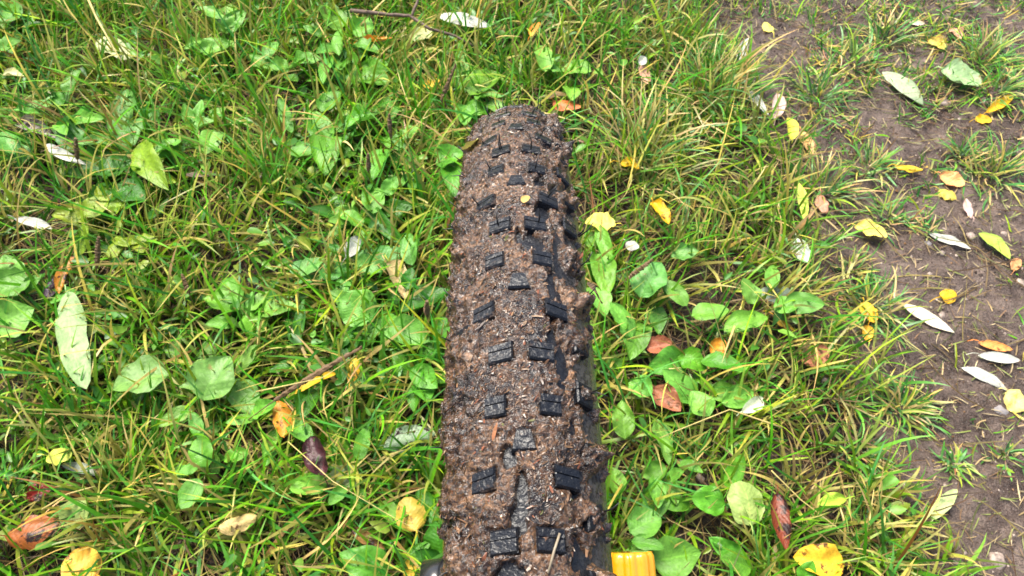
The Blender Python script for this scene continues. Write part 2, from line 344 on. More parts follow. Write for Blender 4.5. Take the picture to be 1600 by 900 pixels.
# ---- small weed leaves forming a ground cover
def ground_cover(n):
    x, y = scatter(n, -1.2, 1.1, -0.05, 1.4)
    f = fbm(x * 4, y * 4, 3, 41)
    dens = (path_mask(x, y) < 0.04) * sstep(-0.15, 0.35, f) * np.where(x < 0.05, 1.0, 0.2)
    k = in_view(x, y) & (rng.random(n) < dens); x, y = x[k], y[k]; m = len(x)
    z = ground_z(x, y) + rng.uniform(0.015, 0.05, m)
    r = rng.uniform(0.005, 0.013, m); asp = rng.uniform(0.4, 0.75, m); a = rng.uniform(0, 6.28, m)
    t = np.linspace(0, 2 * np.pi, 9)[:-1]
    u = (np.cos(t) + 0.35 * (np.cos(t) > 0.99))[None, :] * r[:, None]; v = (np.sin(t) * (1 - 0.3 * np.cos(t)))[None, :] * (r * asp)[:, None]
    fold = rng.uniform(0.3, 1.0, m)[:, None]; tx, ty = rng.normal(0, 0.4, m)[:, None], rng.normal(0, 0.4, m)[:, None]
    lz = np.abs(v) * fold + u * tx + v * ty - 8 * u * u
    X = x[:, None] + u * np.cos(a)[:, None] - v * np.sin(a)[:, None]; Y = y[:, None] + u * np.sin(a)[:, None] + v * np.cos(a)[:, None]; Z = z[:, None] + lz
    V = np.concatenate([np.stack([X, Y, Z], -1), np.stack([x, y, z], -1)[:, None, :]], 1)
    o = np.arange(m)[:, None] * 9; j = np.arange(8)[None, :]
    F = np.stack([(o + j).ravel(), (o + (j + 1) % 8).ravel(), (o + 8 + 0 * j).ravel()], 1)
    pal = np.array([(0.11, 0.29, 0.025), (0.06, 0.21, 0.02), (0.17, 0.35, 0.04), (0.08, 0.24, 0.04), (0.24, 0.33, 0.03)])
    c = pal[rng.integers(0, 5, m)] * rng.uniform(0.7, 1.2, (m, 1)); C = np.repeat(c[:, None, :], 9, 1).reshape(-1, 3)
    tag(link('ground_cover', mesh_np('ground_cover', V.reshape(-1, 3), F, M['cover'], True, C)), 'tiny round weed leaves growing low among the grass', 'weeds', None, 'stuff')
ground_cover(6000)

# ================================================================ LEAVES
def leaf_mesh(name, base, tip, width, mat, p=0.8, q=0.75, curl=0.5, roll=0.0, arch=0.06, wave=0.05, teeth=0.0, petiole=None, seed=0, nu=15, nv=9, bend=0.0):
    """one leaf blade from base to tip (points), curved across (curl) and along (arch), with wavy edge, and a stalk down to petiole"""
    base = Vector(base); tip = Vector(tip); ax = tip - base; L = ax.length; ax = ax / L
    side = ax.cross(Vector((0, 0, 1)))
    side = side.normalized() if side.length > 1e-4 else Vector((1, 0, 0)); side = Matrix.Rotation(roll, 3, ax) @ side; nor = side.cross(ax)
    u = np.linspace(0, 1, nu)[:, None]; v = np.linspace(-1, 1, nv)[None, :]
    wu = np.sin(np.pi * np.clip(u, 0.0, 1.0) ** p).clip(0) ** q
    wu = wu * (1 + teeth * np.abs(((u * 11 + seed * 0.37) % 1) - 0.5)) * (1 + 0.10 * perlin(u * 3.1, u * 0 + seed * 1.7, 2)) + 0.012
    hw = width / 2 * wu
    cu = curl if abs(curl) > 1e-3 else 1e-3
    s = np.sin(v * cu) / cu * hw; h = (1 - np.cos(v * cu)) / cu * hw
    h = h + arch * L * 4 * u * (1 - u) - arch * L * 1.2 * u ** 2
    h = h + wave * width * fbm(u * 2.6 + seed * 3.3, v * 1.3 + seed * 1.1, 2, 3) * (0.3 + np.abs(v)) * np.sin(np.pi * u ** 0.7).clip(0)
    h = h - 0.02 * width * np.exp(-(v / 0.10) ** 2)
    s = s + bend * L * u * (1 - u)
    P = (np.array(base)[None, None, :] + np.array(ax)[None, None, :] * (u * L)[..., None] + np.array(side)[None, None, :] * s[..., None] + np.array(nor)[None, None, :] * h[..., None])
    V = P.reshape(-1, 3); F = grid_faces(nu, nv)
    uv = np.stack([np.broadcast_to(u, (nu, nv)).ravel(), np.broadcast_to((v + 1) / 2, (nu, nv)).ravel()], 1)
    if petiole is not None:
        a = P[1, nv // 2]; b = np.array(petiole); mid = (a + b) / 2 + np.array([0, 0, 0.012]); sd_ = np.array(side) * max(0.0006, width * 0.018)
        k = len(V); pts = []
        for c in (a, a * .45 + mid * .55, mid * .6 + b * .4, b):
            pts += [c - sd_, c + np.array([0, 0, -0.0012]), c + sd_]
        V = np.concatenate([V, np.array(pts)]); uv = np.concatenate([uv, np.tile([[0.02, 0.5]], (12, 1))])
        f = [[k + 3 * i + j, k + 3 * i + 3 + j, k + 3 * i + 4 + j, k + 3 * i + 1 + j] for i in range(3) for j in range(2)]
        F = np.concatenate([F, np.array(f)])
    return mesh_np(name, V, F, mat, True, None, uv)
def px_leaf(px, py, ln, wd, ang, zb, zt, **k):
    """ends and width of a leaf seen at pixel (px,py), ln x wd pixels, tip pointing at ang (0 right, 90 up in the photo)"""
    c, s = math.cos(R_(ang)) * ln / 2, math.sin(R_(ang)) * ln / 2
    b = at(px - c, py + s, zb); t = at(px + c, py - s, zt); d = depth((b + t) / 2)
    # a leaf lying across the view keeps its width; one seen along it is foreshortened by the camera's tilt
    fs = 1.0 + 0.22 * abs(math.cos(R_(ang)))
    return b, t, wd * fs * d / FPX
TINT = dict(
    g=(0.095, 0.29, 0.022), lg=(0.145, 0.36, 0.042), dg=(0.04, 0.165, 0.010), yg=(0.22, 0.34, 0.022), pg=(0.15, 0.32, 0.06), bg=(0.10, 0.28, 0.05),
    ly=(0.55, 0.62, 0.14))
# each plant: label, material, tint, leaves (px, py, length px, width px, tip angle), extra random low leaves
PLANTS = [
 ('weed with one upright spoon-shaped leaf in the upper left grass', 'plantain', 'bg', [(198, 168, 62, 42, 95), (184, 205, 55, 24, 120), (212, 205, 52, 24, 70)]),
 ('weed with paired ridged leaves beside the small white leaf at upper left', 'weed', 'bg', [(115, 213, 52, 44, 60), (42, 230, 56, 36, 250), (12, 222, 44, 30, 120)]),
 ('large dark leaved weed with a drooping yellow-green leaf at upper left', 'weed', 'dg', [(155, 262, 62, 56, 200), (182, 262, 56, 44, 20), (160, 310, 54, 34, 250), (205, 300, 50, 36, 330)]),
 ('yellowish ribbed leaf and pale tip leaf below the upright spoon leaf', 'weed', 'yg', [(236, 258, 76, 40, 300), (258, 288, 32, 24, 20)]),
 ('pale cupped leaves catching light in the upper left weed patch', 'weed', 'lg', [(262, 228, 46, 30, 200), (328, 222, 40, 32, 250), (318, 196, 36, 24, 30)]),
 ('pointed leaf bending sideways above the big dark weed', 'weed', 'g', [(135, 187, 50, 22, 10), (60, 163, 42, 13, 180), (115, 128, 46, 28, 70)]),
 ('broad leaf poking in at the top left corner of the photo', 'weed', 'lg', [(10, 18, 46, 38, 150), (12, 74, 46, 32, 30)]),
 ('round leaved weed near the top edge by the orange speck', 'weed', 'lg', [(356, 28, 48, 38, 80), (336, 74, 50, 30, 20), (325, 20, 38, 24, 150)]),
 ('pair of light leaves on the left below the twig fork', 'weed', 'lg', [(518, 26, 50, 42, 110), (567, 42, 38, 36, 60), (530, 64, 46, 22, 90)]),
 ('dull fan of two broad leaves under the orange sliver', 'weed', 'g', [(540, 106, 64, 44, 100), (581, 118, 52, 40, 340), (510, 108, 40, 22, 250)]),
 ('small round leaf weed at the upper left, left of the broad fan', 'weed', 'lg', [(436, 103, 32, 26, 170), (424, 78, 34, 22, 60)]),
 ('bright heart-shaped weed leaf with a smaller leaf behind it', 'plantain', 'lg', [(562, 188, 48, 38, 200), (588, 178, 30, 24, 30), (640, 208, 34, 22, 40)]),
 ('largest glossy round leaf of the upper meadow with wet sheen', 'plantain', 'g', [(508, 236, 66, 50, 270), (498, 198, 62, 36, 120), (470, 236, 42, 26, 180), (516, 158, 44, 32, 50), (446, 180, 60, 18, 110)]),
 ('cluster of thin leaves touching the tyre at its upper left', 'weed', 'g', [(680, 226, 48, 34, 110), (703, 248, 48, 40, 20), (706, 278, 54, 34, 280), (632, 252, 42, 28, 10), (590, 256, 50, 36, 250)]),
 ('small oval leaf close by the left shoulder of the tyre top', 'plantain', 'lg', [(746, 170, 40, 27, 20), (722, 105, 84, 22, 95), (756, 130, 58, 46, 40)]),
 ('pair of smooth oval leaves above the top of the tyre', 'plantain', 'lg', [(848, 90, 46, 32, 100), (900, 110, 48, 34, 175)]),
 ('upright round leaf in the middle of the left meadow', 'plantain', 'lg', [(583, 312, 44, 38, 90), (548, 342, 44, 28, 150), (610, 290, 36, 22, 50)]),
 ('long dark sword-shaped leaf beside the upright round leaf', 'weed', 'dg', [(598, 352, 84, 26, 318), (545, 350, 40, 24, 190)]),
 ('rosette of pale plain leaves in the centre left meadow', 'weed', 'bg', [(488, 416, 46, 30, 40), (522, 426, 48, 38, 200), (466, 420, 36, 24, 160), (572, 402, 34, 26, 60), (640, 388, 54, 28, 100)]),
 ('two wide overlapping leaves with crinkled surface left of the tyre', 'plantain', 'lg', [(557, 480, 62, 54, 150), (601, 510, 46, 42, 300), (640, 520, 66, 42, 340), (576, 524, 46, 30, 240)]),
 ('dark pointed leaf whose tip reaches the tyre edge', 'weed', 'dg', [(664, 470, 84, 46, 25)]),
 ('long lobed leaf lying below the two wide overlapping leaves', 'weed', 'g', [(632, 568, 58, 34, 130), (664, 590, 50, 34, 320), (672, 548, 40, 24, 30)]),
 ('tall narrow dark leaf standing beside the brown seed spike', 'weed', 'dg', [(531, 560, 78, 26, 95), (470, 500, 70, 18, 85)]),
 ('broad soft leaf behind the tall narrow dark leaf, at mid left', 'weed', 'lg', [(404, 500, 58, 50, 70), (346, 474, 60, 36, 160), (410, 470, 48, 30, 40)]),
 ('wide pale wavy leaf at lower left, touching the long willow leaf', 'weed', 'pg', [(218, 594, 92, 58, 190)]),
 ('big toothed yellowish leaf next to the wide pale wavy leaf', 'weed', 'pg', [(336, 590, 82, 66, 60), (382, 622, 66, 44, 300)]),
 ('stack of three big leaves cut by the left photo edge', 'weed', 'lg', [(14, 420, 48, 40, 110), (18, 448, 64, 52, 200), (22, 497, 66, 58, 30)]),
 ('yellow-green leaf clump above the long willow leaf', 'weed', 'yg', [(110, 338, 62, 36, 170), (150, 322, 48, 30, 40), (225, 380, 44, 34, 20), (184, 390, 44, 30, 240), (130, 372, 54, 22, 80)]),
 ('single round leaf in long grass at lower left', 'plantain', 'lg', [(316, 706, 50, 38, 110), (332, 725, 34, 22, 300)]),
 ('small heart leaf beside the brown and orange dead leaf', 'weed', 'lg', [(468, 652, 34, 24, 250), (412, 640, 46, 26, 30)]),
 ('spoon-shaped bright leaf between the dark rotten leaves', 'plantain', 'lg', [(566, 692, 56, 24, 75), (562, 780, 34, 20, 260)]),
 ('wide flat green leaf at the bottom edge left of the tyre', 'weed', 'g', [(566, 882, 82, 52, 150)]),
 ('deep green leaf pressed against the lower left tyre wall', 'weed', 'dg', [(684, 842, 58, 42, 100), (670, 870, 46, 24, 160)]),
 ('big pale leaf with yellow strap leaf right of the tyre', 'weed', 'lg', [(942, 428, 64, 40, 285), (945, 382, 70, 22, 290), (935, 470, 50, 36, 300)]),
 ('grey-green broad leaf with straw crossing over it', 'weed', 'bg', [(1016, 436, 66, 56, 60), (1070, 396, 44, 26, 10)]),
 ('bright oval leaf lying flat right of the tyre', 'plantain', 'lg', [(1110, 488, 60, 34, 10), (1166, 504, 74, 28, 20)]),
 ('pair of small oval leaves at the edge of the muddy path', 'plantain', 'lg', [(1170, 455, 44, 32, 110), (1230, 478, 42, 28, 20), (1206, 432, 40, 22, 80)]),
 ('upright toothed leaf beside the reddish brown oval leaf', 'weed', 'lg', [(992, 530, 58, 40, 260), (1000, 606, 42, 32, 160)]),
 ('pair of leaves with dull surface beneath the upright toothed leaf', 'weed', 'g', [(1040, 568, 60, 40, 200), (1082, 566, 50, 34, 340)]),
 ('folded leaf hanging from a thin stalk right of the tyre', 'weed', 'lg', [(1036, 690, 74, 30, 285), (1058, 742, 24, 20, 30), (974, 655, 62, 36, 95)]),
 ('rounded leaf below the two brown leaf scraps', 'weed', 'lg', [(1094, 630, 50, 38, 125), (1130, 612, 44, 28, 20)]),
 ('small glossy oval leaf with parallel veins at lower right', 'plantain', 'lg', [(1022, 736, 40, 28, 200)]),
 ('dark-ribbed oval leaf in front of the pale square leaf', 'plantain', 'g', [(1107, 782, 52, 38, 170)]),
 ('large light leaf above the orange knob', 'weed', 'lg', [(1008, 818, 56, 44, 30), (1012, 850, 52, 22, 350), (1058, 870, 78, 52, 10), (962, 752, 46, 30, 100)]),
 ('leaf tuft at the bottom edge between grass and path', 'weed', 'g', [(1262, 892, 34, 26, 60), (1150, 880, 50, 34, 160)]),
]
EXTRA = 5
def plants():
    for k, (label, mk, tint, leaves) in enumerate(PLANTS):
        rs = random.Random(100 + k)
        zs = [rs.uniform(0.030, 0.058) for _ in leaves]
        pts = [px_leaf(x, y, l, w_, a, z, z + rs.uniform(-0.006, 0.02)) for (x, y, l, w_, a), z in zip(leaves, zs)]
        root = sum((p[0] for p in pts), Vector()) / len(pts)
        root.z = gz(root.x, root.y) - 0.002
        t = tag(bpy.data.objects.new('plantain_plant' if mk == 'plantain' else 'weed_plant', None), label, 'plant', 'broad-leaved weeds in the grass')
        COL.objects.link(t); t.location = root; t.empty_display_size = 0.02
        todo = [(b, tp, wd, 0) for (b, tp, wd) in pts]
        for e in range(EXTRA if leaves[0][0] < 760 else 2):                                      # smaller leaves lower in the rosette
            a = rs.uniform(0, 6.28); ln = rs.uniform(0.03, 0.06); d = Vector((math.cos(a), math.sin(a), rs.uniform(0.0, 0.5)))
            b = root + Vector((math.cos(a), math.sin(a), 0)) * rs.uniform(0.012, 0.045) + Vector((0, 0, rs.uniform(0.02, 0.05)))
            todo.append((b, b + d * ln, ln * rs.uniform(0.45, 0.7), 1))
        for i, (b, tp, wd, ex) in enumerate(todo):
            p, q = (0.82, 0.62) if mk == 'plantain' else (rs.uniform(0.7, 0.9), rs.uniform(0.65, 0.85))
            m = leaf_mesh('leaf', b - root, tp - root, wd, M[mk], p, q, rs.uniform(0.25, 0.75), rs.uniform(-0.35, 0.35), rs.uniform(0.0, 0.09), rs.uniform(0.08, 0.24),
                          0.0 if mk == 'plantain' else rs.uniform(0, 0.16), (rs.uniform(-.006, .006), rs.uniform(-.006, .006), 0.002), k * 7 + i)
            o = link('leaf', m, t)
            c = TINT[tint]; f = rs.uniform(0.8, 1.15); o.color = (min(.8, c[0] * f * rs.uniform(.88, 1.15)), min(.8, c[1] * f), min(.8, c[2] * f * rs.uniform(.75, 1.25)), 1)
plants()

# ---- fallen leaves: name, label, material, colour, (px, py, length, width, angle), height above the soil, curl, shape q
W_ = (0.46, 0.47, 0.42); YE = (0.66, 0.40, 0.015); YL = (0.80, 0.72, 0.13); OR = (0.72, 0.30, 0.03); BR = (0.28, 0.11, 0.04); TA = (0.52, 0.34, 0.16)
PK = (0.62, 0.33, 0.22); DK = (0.045, 0.02, 0.02); RD = (0.22, 0.05, 0.025); GY = (0.34, 0.29, 0.25); GG = (0.30, 0.42, 0.22)
G, P = 0.055, 0.004
FALLEN = [
 ('willow_leaf', 'largest silvery willow leaf standing among the grass at the left', 'clean', (0.27, 0.40, 0.17), (120, 530, 156, 46, 280), 0.07, 0.35, 0.55, 0.9),
 ('willow_leaf', 'bright white willow leaf beside the twig at the top', 'clean', W_, (726, 30, 82, 27, 350), 0.07, 0.4, 0.6, 0.85),
 ('willow_leaf', 'small white leaf across the upper left weed patch', 'clean', W_, (102, 240, 68, 15, 335), 0.085, 0.5, 0.8, 0.85),
 ('fallen_leaf', 'grey-brown shrivelled leaf above the small white leaf', 'rot', GY, (58, 204, 66, 32, 340), G, 1.1, 0.7, 0.8),
 ('fallen_leaf', 'pale dried leaf under the long straw near the top left', 'clean', (0.55, 0.58, 0.32), (182, 74, 62, 36, 330), 0.06, 0.5, 0.6, 0.8),
 ('fallen_leaf', 'cream curled leaf at the far upper left edge', 'clean', (0.70, 0.66, 0.34), (22, 118, 36, 18, 0), G, 0.7, 0.7, 0.8),
 ('fallen_leaf', 'orange sliver of leaf below the twig', 'dead', OR, (582, 64, 66, 14, 12), 0.06, 0.9, 0.7, 0.8),
 ('fallen_leaf', 'small bright yellow leaf in the upper meadow left of the tyre', 'clean', YE, (675, 131, 26, 22, 40), G, 0.4, 0.6, 0.9),
 ('fallen_leaf', 'faded yellow-green leaf hanging below the twig fork', 'weed', (0.55, 0.56, 0.24), (658, 50, 42, 30, 20), 0.06, 0.5, 0.7, 0.9),
 ('fallen_leaf', 'orange-yellow torn leaf at the top edge above the tyre', 'clean', OR, (836, 46, 26, 18, 60), G, 0.6, 0.6, 0.9),
 ('fallen_leaf', 'orange-brown leaf with a cream curled rim behind the tyre top', 'dead', (0.62, 0.17, 0.05), (886, 162, 46, 26, 350), 0.05, 0.8, 0.7, 0.8),
 ('fallen_leaf', 'cream rolled-up leaf resting on the orange-brown leaf', 'clean', (0.70, 0.54, 0.33), (872, 152, 40, 13, 8), 0.065, 1.5, 0.6, 0.6),
 ('fallen_leaf', 'yellow-orange leaf in the straw coloured tuft right of the tyre', 'clean', YE, (985, 260, 32, 22, 350), G, 0.5, 0.6, 0.9),
 ('fallen_leaf', 'white chip of leaf in the grass at upper right', 'clean', W_, (1004, 95, 16, 13, 60), G, 0.3, 0.6, 0.9),
 ('fallen_leaf', 'pinkish brown leaf curled below the white chip', 'dead', PK, (1008, 116, 32, 18, 290), 0.04, 0.9, 0.6, 0.8),
 ('fallen_leaf', 'large lemon yellow leaf touching the right side of the tyre', 'clean', YL, (938, 350, 48, 32, 175), 0.06, 0.4, 0.5, 0.9),
 ('fallen_leaf', 'orange and green leaf right of the lemon yellow leaf', 'dead', YE, (1032, 332, 42, 24, 310), G, 0.7, 0.6, 0.9),
 ('fallen_leaf', 'tiny white oval leaf beside the lemon yellow leaf', 'clean', W_, (988, 383, 22, 13, 340), G, 0.3, 0.6, 0.9),
 ('fallen_leaf', 'reddish brown oval leaf right of the tyre at mid height', 'dead', (0.36, 0.12, 0.06), (1030, 540, 42, 30, 10), 0.04, 0.7, 0.55, 0.9),
 ('fallen_leaf', 'orange leaf half buried under dull weed leaves', 'dead', OR, (1122, 543, 32, 24, 50), 0.04, 0.6, 0.6, 0.9),
 ('fallen_leaf', 'broad brown leaf scrap lying under the grass right of the tyre', 'dead', (0.34, 0.13, 0.07), (1042, 624, 56, 36, 320), 0.04, 0.7, 0.6, 0.9),
 ('fallen_leaf', 'thin brown leaf scrap above the broad one', 'dead', (0.42, 0.20, 0.12), (1062, 596, 48, 16, 350), 0.045, 0.8, 0.7, 0.9),
 ('fallen_leaf', 'pale torn leaf hanging in the grass near the path edge', 'clean', (0.62, 0.66, 0.48), (1176, 632, 44, 20, 35), 0.06, 0.5, 0.7, 0.9),
 ('fallen_leaf', 'big pale square leaf at lower right of the tyre', 'weed', (0.32, 0.44, 0.12), (1165, 786, 72, 62, 100), 0.06, 0.35, 0.4, 0.9),
 ('fallen_leaf', 'glossy dark red-brown twisted leaf at the lower right grass edge', 'rot', (0.20, 0.045, 0.02), (1222, 815, 92, 34, 280), 0.07, 0.75, 0.75, 0.8),
 ('fallen_leaf', 'large orange-yellow oval leaf at the bottom near the path', 'dead', (0.80, 0.46, 0.03), (1280, 876, 78, 46, 170), 0.055, 0.45, 0.6, 0.85),
 ('fallen_leaf', 'fresh lime green leaf tip at the path edge', 'clean', (0.42, 0.62, 0.06), (1300, 784, 46, 18, 190), 0.04, 0.4, 0.8, 0.9),
 ('fallen_leaf', 'yellow-orange oval leaf at the bottom left corner', 'dead', (0.80, 0.45, 0.06), (128, 884, 58, 50, 150), 0.05, 0.45, 0.5, 0.9),
 ('fallen_leaf', 'brown leaf with an orange rim at lower left', 'rot', (0.30, 0.09, 0.02), (48, 828, 84, 44, 15), 0.05, 0.7, 0.6, 0.9),
 ('fallen_leaf', 'dark red leaf hidden in the grass at lower left', 'rot', (0.20, 0.015, 0.012), (60, 770, 40, 24, 20), 0.045, 0.5, 0.6, 0.9),
 ('fallen_leaf', 'dull pale green leaf between the red and orange leaves at lower left', 'weed', (0.34, 0.44, 0.13), (120, 802, 54, 44, 70), 0.045, 0.4, 0.55, 0.9),
 ('fallen_leaf', 'yellow-green leaf lying above the grey sliver at lower left', 'clean', (0.52, 0.60, 0.08), (91, 713, 36, 25, 0), G, 0.4, 0.55, 0.9),
 ('willow_leaf', 'grey sliver of leaf at lower left', 'clean', (0.30, 0.33, 0.27), (124, 734, 58, 15, 345), 0.05, 0.5, 0.8, 0.9),
 ('fallen_leaf', 'tan curled leaf with dark patches at lower left', 'dead', (0.66, 0.48, 0.20), (370, 815, 64, 30, 20), 0.06, 1.2, 0.5, 0.9),
 ('fallen_leaf', 'folded brown and amber leaf under the long seed spike', 'dead', (0.66, 0.26, 0.025), (439, 654, 58, 34, 280), 0.065, 0.9, 0.6, 0.9),
 ('willow_leaf', 'long bright yellow leaf lying under the seed spike', 'clean', YE, (494, 598, 76, 17, 28), 0.065, 0.5, 0.85, 0.9),
 ('fallen_leaf', 'amber leaf scrap behind the tall narrow dark leaf', 'dead', (0.70, 0.40, 0.02), (552, 578, 40, 20, 80), 0.05, 0.5, 0.6, 0.9),
 ('fallen_leaf', 'blackish maroon rotten leaf in the lower left meadow', 'rot', (0.06, 0.018, 0.022), (496, 712, 66, 44, 110), 0.085, 0.8, 0.55, 0.9),
 ('fallen_leaf', 'dull green decaying leaf under the blackish rotten leaf', 'weed', (0.22, 0.30, 0.13), (536, 752, 58, 44, 200), 0.045, 0.4, 0.5, 0.9),
 ('fallen_leaf', 'grey-green torn leaf with black end left of the tyre', 'rot', (0.26, 0.36, 0.22), (640, 688, 84, 32, 15), 0.055, 0.5, 0.7, 0.9),
 ('fallen_leaf', 'mottled yellow and brown oval leaf left of the lower tyre', 'dead', (0.46, 0.33, 0.05), (641, 803, 56, 42, 110), 0.06, 0.45, 0.45, 0.9),
 ('fallen_leaf', 'wrinkled brown leaf scrap below the mottled oval leaf', 'rot', (0.30, 0.17, 0.06), (575, 842, 60, 24, 330), 0.05, 1.0, 0.65, 0.9),
 ('fallen_leaf', 'yellow leaf end at the bottom edge left of the tyre', 'clean', (0.80, 0.52, 0.06), (641, 886, 42, 22, 80), 0.05, 0.5, 0.6, 0.9),
 ('fallen_leaf', 'tan crumpled leaf with dark stalk left of the tyre', 'dead', (0.46, 0.36, 0.17), (618, 438, 62, 38, 300), 0.05, 0.9, 0.5, 0.9),
 ('fallen_leaf', 'black and amber rotten leaf above the long willow leaf', 'rot', (0.45, 0.19, 0.02), (104, 428, 66, 26, 70), 0.05, 0.8, 0.6, 0.9),
 ('fallen_leaf', 'glossy black leaf scrap beside the amber rotten leaf', 'rot', (0.05, 0.03, 0.05), (84, 444, 48, 22, 60), 0.045, 0.6, 0.6, 0.9),
 ('fallen_leaf', 'white torn leaf pieces at the far left edge', 'clean', W_, (52, 350, 62, 15, 345), 0.06, 0.4, 0.8, 0.9),
 ('fallen_leaf', 'mauve brown strip of leaf in the upper left weeds', 'dead', (0.30, 0.20, 0.16), (318, 270, 60, 14, 5), 0.04, 0.6, 0.8, 0.9),
 ('fallen_leaf', 'grey shredded leaf in the middle of the left meadow', 'clean', (0.38, 0.40, 0.36), (552, 386, 40, 26, 60), 0.05, 0.6, 0.6, 0.9),
 ('fallen_leaf', 'brown leaf under the dark pointed leaf by the tyre', 'rot', RD, (686, 528, 34, 20, 280), 0.03, 0.6, 0.6, 0.9),
 # on and beside the muddy path
 ('willow_leaf', 'white leaf standing at the top of the path edge', 'clean', W_, (1163, 82, 50, 16, 75), 0.03, 0.6, 0.7, 0.9),
 ('willow_leaf', 'white leaf pointing down to the right at the upper path edge', 'clean', W_, (1183, 158, 58, 15, 310), 0.02, 0.5, 0.75, 0.9),
 ('fallen_leaf', 'pale pink leaf beside the upper white path leaf', 'clean', (0.66, 0.48, 0.42), (1214, 165, 44, 22, 80), 0.02, 0.6, 0.6, 0.9),
 ('fallen_leaf', 'tiny yellow leaf near the top of the path', 'clean', YL, (1199, 43, 18, 15, 120), P, 0.4, 0.6, 0.9),
 ('fallen_leaf', 'yellow-green leaf with a pink stalk on the upper path', 'clean', (0.60, 0.60, 0.06), (1235, 200, 38, 20, 95), 0.015, 0.5, 0.6, 0.9),
 ('fallen_leaf', 'pink and yellow leaf beside the yellow-green one', 'dead', (0.72, 0.42, 0.16), (1259, 226, 42, 20, 300), P, 0.5, 0.65, 0.9),
 ('fallen_leaf', 'yellow leaf near the top right edge of the path', 'clean', (0.80, 0.60, 0.12), (1465, 67, 32, 18, 335), P, 0.5, 0.6, 0.9),
 ('fallen_leaf', 'pink-brown curled leaf beside the top right yellow leaf', 'dead', PK, (1491, 56, 24, 16, 320), P, 0.8, 0.6, 0.9),
 ('fallen_leaf', 'pale cream leaf scrap left of the top right yellow leaf', 'clean', (0.72, 0.60, 0.46), (1432, 38, 24, 10, 0), P, 0.4, 0.6, 0.9),
 ('willow_leaf', 'broad grey-green willow leaf on the upper path', 'clean', (0.34, 0.42, 0.26), (1412, 136, 82, 26, 325), 0.012, 0.4, 0.7, 0.9),
 ('fallen_leaf', 'wrinkled dull green leaf with a stalk on the upper path', 'weed', (0.28, 0.42, 0.20), (1502, 122, 68, 40, 340), 0.015, 0.5, 0.5, 0.9),
 ('fallen_leaf', 'curved yellow leaf near the upper right photo edge', 'clean', YE, (1562, 162, 50, 16, 35), 0.012, 0.9, 0.6, 0.9),
 ('fallen_leaf', 'small yellow leaf under the curved yellow leaf', 'clean', YE, (1538, 185, 24, 18, 10), P, 0.5, 0.6, 0.9),
 ('fallen_leaf', 'curled yellow-orange leaf with a drooping pink stalk', 'clean', (0.78, 0.50, 0.03), (1421, 263, 44, 13, 355), 0.012, 1.1, 0.6, 0.9),
 ('fallen_leaf', 'salmon pink heart-shaped leaf on the path', 'clean', (0.76, 0.36, 0.14), (1488, 281, 42, 26, 340), P, 0.45, 0.55, 0.9),
 ('fallen_leaf', 'ochre leaf tucked below the salmon pink leaf', 'clean', (0.58, 0.45, 0.08), (1481, 303, 32, 18, 340), P, 0.45, 0.6, 0.9),
 ('fallen_leaf', 'pale pink pointed leaf below the ochre leaf', 'clean', (0.60, 0.42, 0.38), (1514, 326, 34, 14, 100), P, 0.5, 0.7, 0.9),
 ('fallen_leaf', 'salmon leaf resting at the grass edge of the path', 'clean', (0.72, 0.34, 0.22), (1287, 318, 30, 20, 290), 0.012, 0.5, 0.6, 0.9),
 ('willow_leaf', 'long yellow-green leaf hanging at the grass edge', 'clean', (0.50, 0.62, 0.08), (1254, 316, 62, 16, 280), 0.04, 0.5, 0.8, 0.9),
 ('willow_leaf', 'lemon yellow leaf on the middle of the path', 'clean', (0.80, 0.70, 0.14), (1361, 362, 54, 26, 345), 0.012, 0.5, 0.6, 0.9),
 ('willow_leaf', 'white toothed leaf on the right of the path', 'clean', W_, (1485, 376, 70, 16, 340), P, 0.45, 0.8, 0.9),
 ('willow_leaf', 'bright green narrow leaf at the right photo edge', 'clean', (0.36, 0.52, 0.07), (1554, 384, 64, 22, 322), 0.008, 0.5, 0.7, 0.9),
 ('fallen_leaf', 'white leaf on the grass edge at mid height', 'clean', (0.74, 0.78, 0.66), (1251, 391, 42, 24, 295), 0.02, 0.4, 0.65, 0.9),
 ('fallen_leaf', 'single small golden leaf on bare mud', 'clean', YE, (1480, 463, 24, 20, 20), P, 0.35, 0.55, 0.9),
 ('fallen_leaf', 'orange-gold leaf with rounded lobes on the path', 'clean', (0.80, 0.48, 0.03), (1357, 488, 36, 26, 300), 0.012, 0.5, 0.5, 0.9),
 ('fallen_leaf', 'small golden leaf touching the lobed orange-gold leaf', 'clean', (0.80, 0.45, 0.03), (1357, 520, 26, 18, 270), P, 0.5, 0.55, 0.9),
 ('willow_leaf', 'long cream leaf lying slanted on the path', 'clean', (0.72, 0.66, 0.50), (1451, 497, 94, 21, 333), P, 0.5, 0.8, 0.9),
 ('fallen_leaf', 'flat orange leaf above the lower white leaves at right', 'dead', (0.76, 0.30, 0.08), (1556, 540, 56, 15, 350), P, 0.5, 0.7, 0.9),
 ('willow_leaf', 'white leaf just below the flat orange leaf', 'clean', W_, (1564, 557, 70, 16, 355), P, 0.4, 0.8, 0.9),
 ('willow_leaf', 'white leaf with a long stalk at the right photo edge', 'clean', W_, (1540, 592, 84, 16, 335), P, 0.45, 0.85, 0.9),
 ('fallen_leaf', 'yellow leaf cut by the right photo edge', 'clean', (0.80, 0.66, 0.20), (1588, 627, 46, 32, 330), P, 0.4, 0.55, 0.9),
 ('willow_leaf', 'green and silver leaf lying alone on the lower path', 'clean', (0.42, 0.52, 0.22), (1473, 790, 66, 18, 50), P, 0.4, 0.8, 0.9),
 ('fallen_leaf', 'red-brown crumpled leaf beside a pale stone on the path', 'dead', (0.52, 0.20, 0.11), (1275, 556, 50, 34, 20), 0.015, 0.7, 0.5, 0.9),
